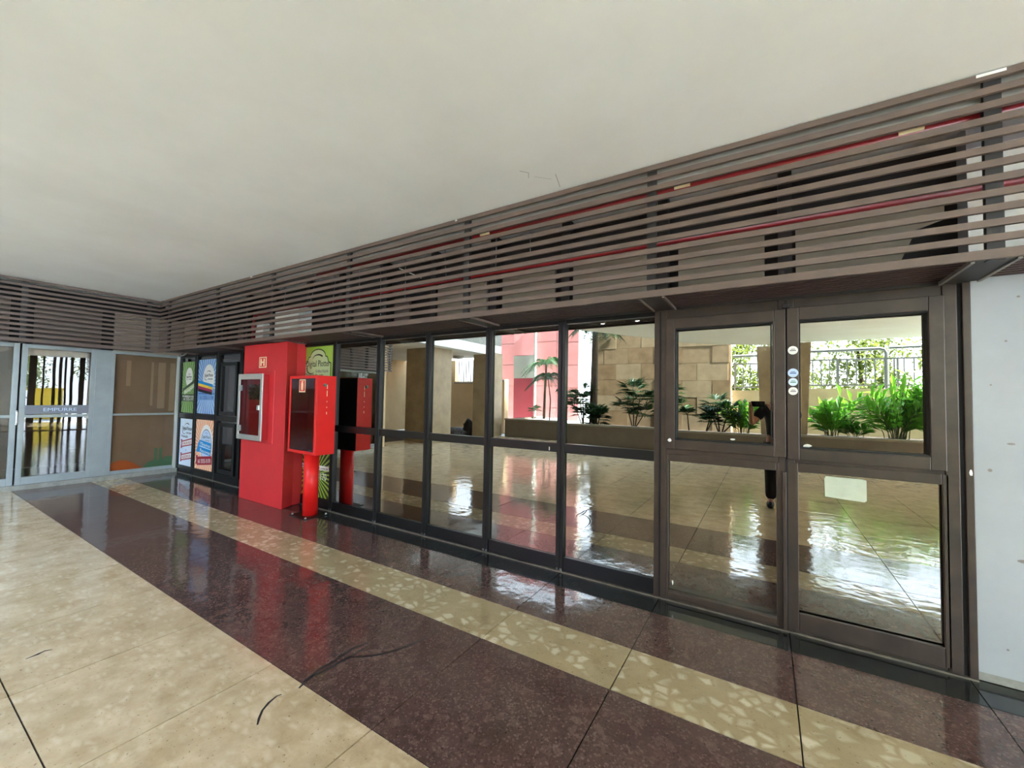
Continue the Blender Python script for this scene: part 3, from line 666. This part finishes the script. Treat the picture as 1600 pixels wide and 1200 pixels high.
text('www.digitalplotter.com.br', .05, .36, .345, -.006, M['blue_deep'], t, width=.62); text('61', .09, .17, .255, -.006, M['blue_deep'], t, width=.08); text('3325-3170', .09, .43, .255, -.006, M['blue_deep'], t, width=.38)
t = poster('pale blue promotion poster with two red ribbons in the corner bay, lower pane', -9.49, .14, .59, .87, M['sky_print'])
logo(t, .31, .66, .75, M['black_print'], M['black_print']); text('Promoção', .07, .22, .52, -.004, M['black_print'], t, width=.28)
for zz, s in ((.33,'FAIXAS'),(.08,'ADESIVOS')):
    plate(t, [(.06,zz-.02),(.12,zz-.02),(.12,zz+.15),(.06,zz+.15),(.08,zz+.07)], M['crimson'], -.003, 'ribbon'); plate(t, [(.1,zz),(.55,zz+.07),(.55,zz+.20),(.1,zz+.12)], M['crimson'], -.004, 'ribbon')
    plate(t, [(.12,zz+.025),(.54,zz+.09),(.54,zz+.175),(.12,zz+.10)], M['white'], -.005, 'ribbon'); text(s, .075, .33, zz+.068, -.007, M['crimson'], t, width=.36, rot=.15)
text('e', .08, .3, .27, -.004, M['azure'], t)
t = poster('orange poster with blue bottle-shaped label, second bay from the corner, lower pane', -8.81, .14, .72, .88, M['orange'])
rays(t, .36, .42, 36, 0, .72, 0, .88, -.002, M['orange_lite'], duty=.35)
plate(t, ell(.42, .46, .25, .34), M['white'], -.003, 'oval'); plate(t, ell(.42, .44, .22, .28), M['grey_print'], -.0035, 'oval'); plate(t, ell(.42, .44, .205, .265), M['blue_lite'], -.004, 'oval')
logo(t, .42, .56, .55, M['black_print'], M['black_print'])
plate(t, [(.05,.3),(.18,.3),(.18,.5),(.12,.46),(.1,.4)], M['azure'], -.005, 'ribbon')
for zz, s in ((.40,'Máquinas'),(.28,'Recorte')):
    plate(t, [(.16,zz+.03),(.62,zz-.02),(.62,zz+.085),(.16,zz+.12)], M['azure'], -.006, 'ribbon'); text(s, .08, .40, zz+.02, -.008, M['white'], t, width=.38, rot=-.1)
plate(t, [(.04,.08),(.12,.08),(.12,.24),(.04,.24),(.07,.16)], M['crimson'], -.005, 'ribbon'); plate(t, [(.1,.06),(.67,.12),(.67,.27),(.1,.21)], M['crimson'], -.006, 'ribbon')
text('61 3325-3170', .1, .39, .125, -.008, M['white'], t, width=.48, rot=.1)

# round stickers on the bronze mullion and the paper on the right lower pane
for (z, mk, lab, r, s) in ((1.85,'white','round white sticker, topmost on the bronze mullion',.028,'2'),(1.70,'blue_lite','round pale blue sticker, second from top on the bronze mullion',.029,''),(1.64,'sky_print','round white sticker with green mark, third on the bronze mullion',.026,''),(1.58,'white','round white sticker, lowest on the bronze mullion',.026,'')):
    t = thing('sticker', lab, 'sticker', (.142,-.0215,z), local=True)
    t.location = (.157,-.0462,z)
    P = ell(0,0,r,r,20); MB().plate(P, -.001, .001).build('disc', M[mk], t, local=True)
    mark = {'white':'grey_print','blue_lite':'blue_deep','sky_print':'decal_green'}[mk]
    MB().box(-r*.6, r*.6, -.0018, -.001, -.005, .001).box(-r*.4, r*.4, -.0018, -.001, .005, .009).build('print', M[mark], t, local=True)
tag(MB().plate([(.325,.905),(.52,.895),(.53,.905),(.53,1.03),(.51,1.035),(.33,1.035),(.322,1.02)], .0065, .0075).build('paper_sheet', M['paper']), 'torn pale green paper stuck on the right lower pane', 'paper')

# interior downlights seen through the dark glass
for (x, nm) in ((-1.81,'left of the pair'),(-1.36,'right of the pair')):
    t = thing('downlight', 'small lit downlight behind the dark glass, '+nm, 'downlight', (x,1.84,2.5), group='lit downlights inside the shop')
    MB().tube([(x,1.84,2.5),(x,1.84,2.52)], .042, 16).build('ring', M['alu'], t); MB().tube([(x,1.84,2.494),(x,1.84,2.4995)], .028, 16).build('bulb', M['lamp_glow'], t)

# ================================================================== THE COURT BEHIND THE CAMERA (seen in the glass)
tag(MB().box(-40, 40, -40, -9.6, -.2, -.02).box(10, 40, -9.6, 20, -.2, -.02).build('ground', M['ground']), 'pale street paving outside', kind='structure')
# planter
pl = structure('wall_planter', (-2,-9.6,0), 'long low planter wall under the palms')
MB().box(-8.3, 10, -9.72, -9.58, 0, .62).build('planter_wall', M['planter'], pl); MB().box(-8.32, 10, -9.76, -9.55, .62, .68).build('coping', M['rim'], pl, bevel=.01)
MB().box(-8.3, -8.16, -12.4, -9.72, 0, .66).build('planter_wall', M['planter'], pl)
MB().box(-5.6, 10, -11.45, -9.72, 0, .60).build('soil', M['soil'], pl); MB().box(-8.16, -5.6, -12.4, -9.72, 0, .60).build('gravel', M['gravel'], pl)
# travertine-clad wall, panel by panel
wb = MB().box(-5.5, -.92, -11.6, -11.25, 0, 4.4).build('wall_back', M['travertine3']); tag(wb, 'stone clad wall behind the palms', kind='structure')
random.seed(3)
for r in range(8):
    z0, z1 = .0+r*.56, .56+r*.56; off = (r % 2)*.45
    x = -5.5-off
    while x < -.9:
        a, c = max(x, -5.5), min(x+.9, -.9-.06*(z0/3))
        if c-a > .1: MB().box(a+.004, c-.004, -11.25+random.uniform(.0,.012), -11.22+random.uniform(0,.008), z0+.004, z1-.004).build('stone_panel', M[random.choice(['travertine','travertine2','travertine3'])], wb)
        x += .9
# tapered columns
def column(n, cx, cy_, wt, wb_, dt, db, label, z1=CEIL):
    lo = [(cx-wb_/2,cy_-db/2),(cx+wb_/2,cy_-db/2),(cx+wb_/2,cy_+db/2),(cx-wb_/2,cy_+db/2)]; hi = [(cx-wt/2,cy_-dt/2),(cx+wt/2,cy_-dt/2),(cx+wt/2,cy_+dt/2),(cx-wt/2,cy_+dt/2)]
    c = MB().prism(lo, 0, z1, hi).build('column_%d' % n, M['travertine2'], bevel=.01); return tag(c, label, kind='structure')
column(2, .42, -10.15, 1.24, .98, .5, .4, 'tapered stone column standing in the planter', 3.11)
column(3, -9.75, -7.0, 1.25, 1.25, .9, .9, 'broad stone column at the end of the court')
column(4, -8.95, -9.35, .8, .8, .8, .8, 'stone column beside the courtyard planter')
# end walls
wf = MB().box(-14, -9.0, -10.9, -10.6, 0, 2.2).box(-14, -11.6, -10.9, -10.6, 2.2, CEIL).build('wall_end', M['beige_wall']); tag(wf, 'beige wall with barred opening beyond the court', kind='structure')
for k in range(18): MB().tube([(-11.5+k*.13,-10.75,2.2),(-11.5+k*.13,-10.75,CEIL)], .022, 6).build('bar', M['fence'], wf)
MB().tube([(-10.55,-10.55,0),(-10.55,-10.55,2.2)], .04, 8).build('drain_pipe', M['beige_wall'], wf); MB().tube([(-11.6,-10.55,2.14),(-9.0,-10.55,2.14)], .03, 8).build('drain_pipe', M['plinth'], wf)
tag(MB().box(-14.1, -14, -10.9, -4.8, 0, CEIL).build('wall_side', M['beige_wall']), 'beige side wall at the far end', kind='structure')
# pink building
pk = MB().box(-12, -6.85, -13.6, -13.2, 0, 7).build('wall_pink', M['plinth']); tag(pk, 'pink panelled neighbour building behind the courtyard', kind='structure')
for r in range(7):
    z0 = r*1.0
    for (x0, x1) in ((-12,-10.1),(-8.95,-7.9),(-7.9,-6.85)): MB().box(x0+.01, x1-.01, -13.2, -13.15, z0+.012, z0+.988).build('facade_panel', M['pink'], pk)
MB().box(-10.1,-8.95,-13.2,-13.1,0,2.35).build('facade_panel', M['pink_dark'], pk); MB().box(-10.1,-8.95,-13.2,-13.08,2.36,3.4).build('facade_panel', M['pink_grey'], pk); MB().box(-10.1,-8.95,-13.2,-13.1,3.42,7).build('facade_panel', M['pink'], pk)
MB().tube([(-8.9,-13.0,0),(-8.9,-13.0,5)], .06, 10).build('drain_pipe', M['pink_grey'], pk)
# parapet and fence
pp = MB().box(-.9, 14, -11.75, -11.5, 0, 1.93).build('wall_parapet', M['parapet']); tag(pp, 'beige parapet wall behind the green plants', kind='structure')
fe = thing('metal_fence', 'grey metal railing on the beige parapet', 'fence', (3,-11.6,1.93))
for z in (2.03, 2.77): MB().box(-.9, 10, -11.64, -11.61, z-.022, z+.022).build('rail', M['fence'], fe)
bme = MB().box(-.014,.014,-.014,.014,0,.72).mesh('bar'); bme.materials.append(M['fence'])
for k in range(54): put('bar', bme, fe, loc=(-.8+k*.2,-11.625,2.04))
for k in range(9): MB().box(-.85+k*1.3,-.81+k*1.3,-11.645,-11.605,1.93,2.77).build('post', M['fence'], fe)
MB().tube([(-.9,-11.9,3.05),(2.75,-11.9,3.08),(2.85,-11.9,3.05),(2.9,-11.9,2.95),(2.9,-11.9,0)], .05, 10).build('pipe_rail', M['fence'], fe); MB().tube([(2.95,-11.9,3.1),(10,-11.9,3.14)], .045, 8).build('pipe_rail', M['fence'], fe)
# lamp under the far slab, bundle of belongings on the floor
t = thing('ceiling_lamp', 'round bulkhead lamp under the far slab above the bundle', 'lamp', (-10.2,-9.1,CEIL))
MB().tube([(-10.2,-9.1,CEIL-.06),(-10.2,-9.1,CEIL)], .2, 18).build('rim', M['alu'], t); MB().tube([(-10.2,-9.1,CEIL-.12),(-10.2,-9.1,CEIL-.1),(-10.2,-9.1,CEIL-.06)], [.06,.15,.18], 18).build('diffuser', M['frosted'], t, smooth=True)
def blob(name, cx, cy_, cz, a, b_, c, material, parent=None, sub=3, amp=.25, seed=0):
    import bmesh
    bm = bmesh.new(); bmesh.ops.create_icosphere(bm, subdivisions=sub, radius=1)
    rnd = random.Random(seed); ph = [rnd.uniform(0,6) for _ in range(6)]
    for v in bm.verts:
        n = v.co.copy(); k = 1+amp*(math.sin(3*n.x+ph[0])*math.sin(4*n.y+ph[1])+.6*math.sin(7*n.z+ph[2]+3*n.x)*math.sin(6*n.y+ph[3]))
        v.co = (cx+n.x*a*k, cy_+n.y*b_*k, max(cz+n.z*c*k, .002))
    me = bpy.data.meshes.new(name); bm.to_mesh(me); bm.free(); me.materials.append(material)
    return put(name, me, parent, smooth=True)
t = thing('cloth_bundle', 'black and grey bundle of cloth lying on the far floor', 'bundle', (-10,-9.1,0))
blob('cloth', -10.15,-9.1,.16,.42,.3,.18,M['bag_grey'],t,seed=1); blob('bag', -9.72,-9.25,.3,.24,.25,.33,M['bag_black'],t,seed=4)

# plants
def leafq(b, base, direction, L, W_, droop=.3, upv=Vector((0,0,1)), fold=.25):
    d = Vector(direction).normalized(); s = d.cross(upv); s = s.normalized() if s.length > 1e-4 else Vector((1,0,0)); n = s.cross(d)
    base = Vector(base); p1 = base+d*L*.4+n*L*.04; tip = base+d*L*(1-.15*droop)-Vector((0,0,droop*L)); mid = (base+d*L*.45)
    m1 = mid+s*W_*.5+n*W_*fold; m2 = mid-s*W_*.5+n*W_*fold; c = base+d*L*.5-Vector((0,0,droop*L*.18))
    b.add([base, m1, c, m2, tip], [(0,2,1),(0,3,2),(1,2,4),(2,3,4)])
def ginger(x, y_, z, h, n, label, seed):
    rnd = random.Random(seed); t = thing('ginger_shrub', label, 'plant', (x,y_,z), group='glossy shrubs in the planter'); lf, stb = MB(), MB()
    for k in range(n):
        a = rnd.uniform(0, 6.28); lean = rnd.uniform(.1,.8); H = h*rnd.uniform(.6,1.05); r0 = rnd.uniform(0,.25)
        bx_, by_ = x+r0*math.cos(a), y_+r0*math.sin(a)*.7; pts = []
        for i in range(7):
            q = i/6; pts.append(Vector((bx_+math.cos(a)*lean*H*q**1.6, by_+math.sin(a)*lean*H*.6*q**1.6, z+H*(q-.22*lean*q*q))))
        stb.tube(pts, .009, 5)
        for i in range(12):
            q = .22+.78*i/11; j = min(5, int(q*6)); f = q*6-j; P = pts[j].lerp(pts[j+1], f); d = (pts[j+1]-pts[j]).normalized()
            side = d.cross(Vector((-math.sin(a), math.cos(a), .3))).normalized()*(1 if i % 2 else -1)
            leafq(lf, P, side+d*.9+Vector((0,0,.15)), .40*h**.5*rnd.uniform(.8,1.2), .115, rnd.uniform(.05,.35))
    stb.build('stem', M['stem'], t); lf.build('foliage', M['leaf_bright'], t)
def fan_palm(x, y_, z, h, label, seed, nst=2, size=.4, name='fan_palm', material='leaf_dark'):
    rnd = random.Random(seed); t = thing(name, label, 'palm', (x,y_,z), group='palms in the planter')
    for s in range(nst):
        lf = MB(); H = h*(1-.22*s); dx, dy = rnd.uniform(-.12,.12)*(s+1), rnd.uniform(-.1,.1)
        top = Vector((x+dx, y_+dy, z+H)); MB().tube([(x+dx*.2,y_+dy*.2,z),(x+dx*.6,y_+dy*.6,z+H*.5),top], [.022,.018,.014], 7).build('stem', M['bark'], t)
        for k in range(13):
            a = 6.28*k/13+rnd.uniform(-.3,.3); el = rnd.uniform(-.1,1.1); d = Vector((math.cos(a)*math.cos(el), math.sin(a)*math.cos(el), math.sin(el)))
            P = top-Vector((0,0,rnd.uniform(0,.25)*H*.4)); Q = P+d*size*.55; lf.tube([P, Q], .005, 4, False)
            for i in range(9):
                b_ = (i-4)*.27; sd_ = d.cross(Vector((0,0,1))).normalized(); leafq(lf, Q, d*math.cos(b_)+sd_*math.sin(b_), size*rnd.uniform(.75,1), .05, .18)
        lf.build('crown', M[material], t)
def feather_palm(x, y_, z, h, label, seed, nf=9, L=.9, stemr=.035, material='leaf_dark'):
    rnd = random.Random(seed); t = thing('feather_palm', label, 'palm', (x,y_,z), group='palms in the planter'); lf = MB()
    top = Vector((x+rnd.uniform(-.1,.1), y_, z+h)); MB().tube([(x,y_,z),(x+.03,y_,z+h*.5),top], [stemr*1.2,stemr,stemr*.8], 8).build('trunk', M['bark'], t)
    for k in range(nf):
        a = 6.28*k/nf+rnd.uniform(-.25,.25); el = rnd.uniform(.35,1.2); pts = []
        for i in range(9):
            q = i/8; pts.append(top+Vector((math.cos(a)*math.cos(el)*L*q, math.sin(a)*math.cos(el)*L*q, math.sin(el)*L*q-.75*L*q*q)))
        lf.tube(pts, .007, 4, False)
        for i in range(1, 9):
            d = (pts[i]-pts[i-1]).normalized(); s = d.cross(Vector((0,0,1))).normalized()
            for sg_ in (-1,1):
                for f in (.25,.75): leafq(lf, pts[i-1].lerp(pts[i], f), s*sg_+d*.7+Vector((0,0,.1)), L*.36*(1-.45*abs(i/8-.4)), .035, .3)
    lf.build('crown', M[material], t)
PZ = .60
ginger(2.8,-10.45,PZ,1.5,32,'largest bright green shrub before the railing',1)
ginger(3.6,-10.6,PZ,1.25,22,'bright green shrub at the right of the large one',2)
ginger(1.5,-10.5,PZ,.95,18,'bright green shrub right of the tapered column',3)
ginger(2.05,-10.7,PZ,.42,8,'low yellowish shrub between the two tall ones',4)
ginger(-.6,-10.45,PZ,.85,16,'bright green shrub left of the tapered column',5)
ginger(4.9,-10.6,PZ,1.2,16,'bright green shrub near the right end of the planter',6)
ginger(6.4,-10.6,PZ,1.2,14,'bright green shrub furthest right in the planter',7)
fan_palm(-2.6,-10.6,PZ,1.25,'fan palm with two crowns before the stone wall, near the dark mullion',11,3,.42)
fan_palm(-3.75,-10.5,PZ,1.2,'bushy fan palm in the middle of the stone wall',12,4,.5)
fan_palm(-2.02,-10.5,PZ,.55,'small single fan palm before the stone wall',13,1,.26)
fan_palm(-1.15,-10.5,PZ,.85,'fan palm near the right edge of the stone wall',14,4,.42)
fan_palm(-1.55,-10.3,PZ,.4,'low fan palm between two taller ones',15,2,.3)
fan_palm(-5.5,-10.4,PZ,1.1,'dense fan palm beside the tree trunk',16,5,.5)
feather_palm(-6.95,-10.6,PZ,1.55,'slender feather palm before the pink wall, taller',21,10,.9,.022)
feather_palm(-6.5,-10.7,PZ,1.05,'slender feather palm before the pink wall, shorter',22,8,.6,.018)
feather_palm(-7.7,-11.6,PZ,2.2,'feather palm in the gravel by the pink building',23,10,1.1,.05)
feather_palm(-5.2,-10.55,PZ,3.3,'tall feather palm by the bright gap',24,14,1.15,.13)
fan_palm(-4.9,-10.2,PZ,.5,'low fan palm in front of the tree trunk',25,3,.35)
fan_palm(-8.0,-11.2,PZ,.35,'tiny fan palm at the gravel corner',26,1,.25)
# trees beyond the fence and beyond the right-hand posts
def tree(x, y_, h, r, label, seed, n=2600, group='trees outside'):
    rnd = random.Random(seed); t = thing('street_tree', label, 'tree', (x,y_,-.02), group=group); lf = MB()
    tb = MB().tube([(x,y_,-.02),(x+.1,y_,h*.4),(x-.05,y_+.1,h*.75)], [.09,.07,.04], 8)
    tb.build('trunk', M['bark'], t)
    cl_ = [(x+rnd.uniform(-.7,.7)*r, y_+rnd.uniform(-.6,.6)*r, h*rnd.uniform(.36,.95), r*rnd.uniform(.25,.5)) for _ in range(16)]
    for k in range(n):
        c = rnd.choice(cl_); d = Vector((rnd.gauss(0,1),rnd.gauss(0,1),rnd.gauss(0,1))).normalized()*c[3]*rnd.uniform(.55,1)
        leafq(lf, Vector(c[:3])+d, (rnd.gauss(0,1),rnd.gauss(0,1),rnd.gauss(-.2,.6)), rnd.uniform(.16,.3), rnd.uniform(.08,.14), .2)
    lf.build('crown', M['leaf_tree'], t)
for i, (x, y_, h, r, lab) in enumerate(((-.2,-15.5,4.6,1.7,'leafy tree behind the railing, by the stone wall'),(3.0,-16.5,4.8,2.0,'broad leafy tree behind the middle of the railing'),(6.2,-15.5,4.4,1.8,'leafy tree behind the right of the railing'),(9.5,-16.5,5,2.0,'leafy tree behind the far end of the railing'),(-5.9,-17,6,1.6,'leafy tree in the bright gap by the pink building'))):
    tree(x, y_, h, r, lab, 40+i)
for i, (x, y_, h, r, lab) in enumerate(((15.5,-2.2,4.6,1.7,'leafy tree outside the post row, nearest the white wall'),(16.5,-5.6,5,2,'leafy tree outside the post row, middle'),(15.5,-9.2,4.6,1.8,'leafy tree outside the post row, far side'),(17,1.5,5,2,'leafy tree outside the post row, past the white wall'))):
    tree(x, y_, h, r, lab, 60+i, 1500)
# row of tall posts along the open right side
ps = thing('post_screen', 'row of tall dark posts along the open side', 'fence', (9.9,-4,0))
random.seed(8)
yy = -.02
while yy > -8.6:
    if yy > -4.2: yy -= random.choice((.16,.2,.27,.34)); wd = random.choice((.035,.05,.09,.12))
    else: yy -= .7; wd = .07
    MB().box(9.84, 9.96, yy-wd, yy+wd, 0, CEIL-.004).build('post', M['slat_dark'], ps)
tag(MB().box(13, 13.2, -1.9, -.7, -.02, 1.5).box(12.9, 13.3, -2.0, -.6, 1.5, 1.6).build('kiosk_wall', M['yellow_wall']), 'low yellow wall outside the post row', 'wall')

# ================================================================== THE PHOTOGRAPHER (mirrored in the glass)
PX, PY = .17, -3.74
def skinmesh(name, verts, edges, radii, material, parent, root=0, sub=2):
    me = bpy.data.meshes.new(name); me.from_pydata([(x,y_,z) for x,y_,z in verts], edges, []); me.materials.append(material)
    o = put(name, me, parent, local=True)
    md = o.modifiers.new('skin', 'SKIN'); md.use_smooth_shade = True
    for v, r in zip(me.skin_vertices[0].data, radii):
        v.radius = r if isinstance(r, tuple) else (r, r)
    me.skin_vertices[0].data[root].use_root = True
    s = o.modifiers.new('sub', 'SUBSURF'); s.levels = sub; s.render_levels = sub
    return o
pe = thing('person', 'person in dark shirt and trousers holding up a phone', 'person', (PX,PY,0), local=True)
V = [(0,0,.96),(0,0,1.14),(0,.01,1.34),(0,0,1.47),(0,.01,1.56),(0,.03,1.64),(0,.03,1.715),           # 0-6 pelvis..crown
     (-.10,0,.88),(-.105,.02,.50),(-.105,-.01,.10),(-.115,.12,.045),(.10,0,.88),(.105,.02,.50),(.105,-.01,.10),(.115,.12,.045),   # 7-14 legs
     (-.18,0,1.42),(-.34,.10,1.20),(-.34,.30,1.38),(-.34,.37,1.45),(.18,0,1.42),(.20,.18,1.20),(-.06,.34,1.40),(-.12,.375,1.455)]   # 15-22 arms
Eg = [(0,1),(1,2),(2,3),(3,4),(4,5),(5,6),(0,7),(7,8),(8,9),(9,10),(0,11),(11,12),(12,13),(13,14),(2,15),(15,16),(16,17),(17,18),(2,19),(19,20),(20,21),(21,22)]
Rr = [(.15,.11),(.14,.10),(.16,.11),.06,.058,.085,.07,.085,.06,.042,.035,.085,.06,.042,.035,.06,.045,.03,.036,.06,.045,.03,.036]
for hand, sgn in ((18,-1),(22,1)):
    hx, hy, hz = V[hand]
    for i in range(4):
        b0 = len(V); V += [(hx+sgn*.018,hy+.012,hz+.012+.02*i-.01),(hx+sgn*.012,hy+.035,hz+.014+.02*i-.01),(hx-sgn*.022+sgn*.006*i,hy+.048,hz+.015+.02*i-.01)]
        Eg += [(hand,b0),(b0,b0+1),(b0+1,b0+2)]; Rr += [.010,.009,.008]
    b0 = len(V); V += [(hx-sgn*.02,hy-.005,hz+.02),(hx-sgn*.045,hy+.002,hz+.045)]; Eg += [(hand,b0),(b0,b0+1)]; Rr += [.011,.009]
body = skinmesh('body', V, Eg, Rr, M['skin'], pe)
skinmesh('shirt', [(0,0,.93),(0,0,1.14),(0,.01,1.34),(0,0,1.455),(-.19,0,1.42),(-.29,.065,1.27),(.19,0,1.42),(.2,.12,1.27)], [(0,1),(1,2),(2,3),(2,4),(4,5),(2,6),(6,7)], [(.175,.13),(.165,.12),(.19,.13),.085,.085,.07,.085,.07], M['shirt'], body)
skinmesh('trousers', [(0,0,.96),(-.10,0,.86),(-.105,.02,.5),(-.105,-.01,.09),(.10,0,.86),(.105,.02,.5),(.105,-.01,.09)], [(0,1),(1,2),(2,3),(0,4),(4,5),(5,6)], [(.17,.125),.11,.085,.075,.11,.085,.075], M['trouser'], body)
for sx_ in (-.11,.11): skinmesh('shoe', [(sx_,-.04,.05),(sx_,.06,.045),(sx_*1.05,.17,.035)], [(0,1),(1,2)], [.052,.055,.04], M['black_print'], body)
skinmesh('hair', [(0,-.02,1.60),(0,-.02,1.68),(0,.01,1.745),(0,.06,1.74)], [(0,1),(1,2),(2,3)], [(.085,.07),(.095,.085),(.085,.075),.05], M['hair'], body)
skinmesh('face', [(0,.125,1.655),(0,.14,1.625),(0,.125,1.62)], [(0,1),(1,2)], [.012,.016,.018], M['skin'], body)
for sx_ in (-.035,.035): MB().tube([(sx_,.112,1.665),(sx_,.118,1.665)], .011, 8).build('eye', M['black_print'], body, local=True)
MB().box(-.028,.028,.104,.112,1.575,1.583).build('mouth', M['crimson'], body, local=True)
for sx_ in (-.1,.1): skinmesh('ear', [(sx_,.02,1.62),(sx_,.01,1.665)], [(0,1)], [.012,.018], M['skin'], body)
ph = thing('phone', 'black phone held up in both hands before the face', 'phone', (-.085,-3.345,1.455))
MB().box(-.168,-.004,-3.345,-3.337,1.455,1.533).build('phone_body', M['phone'], ph, bevel=.003)
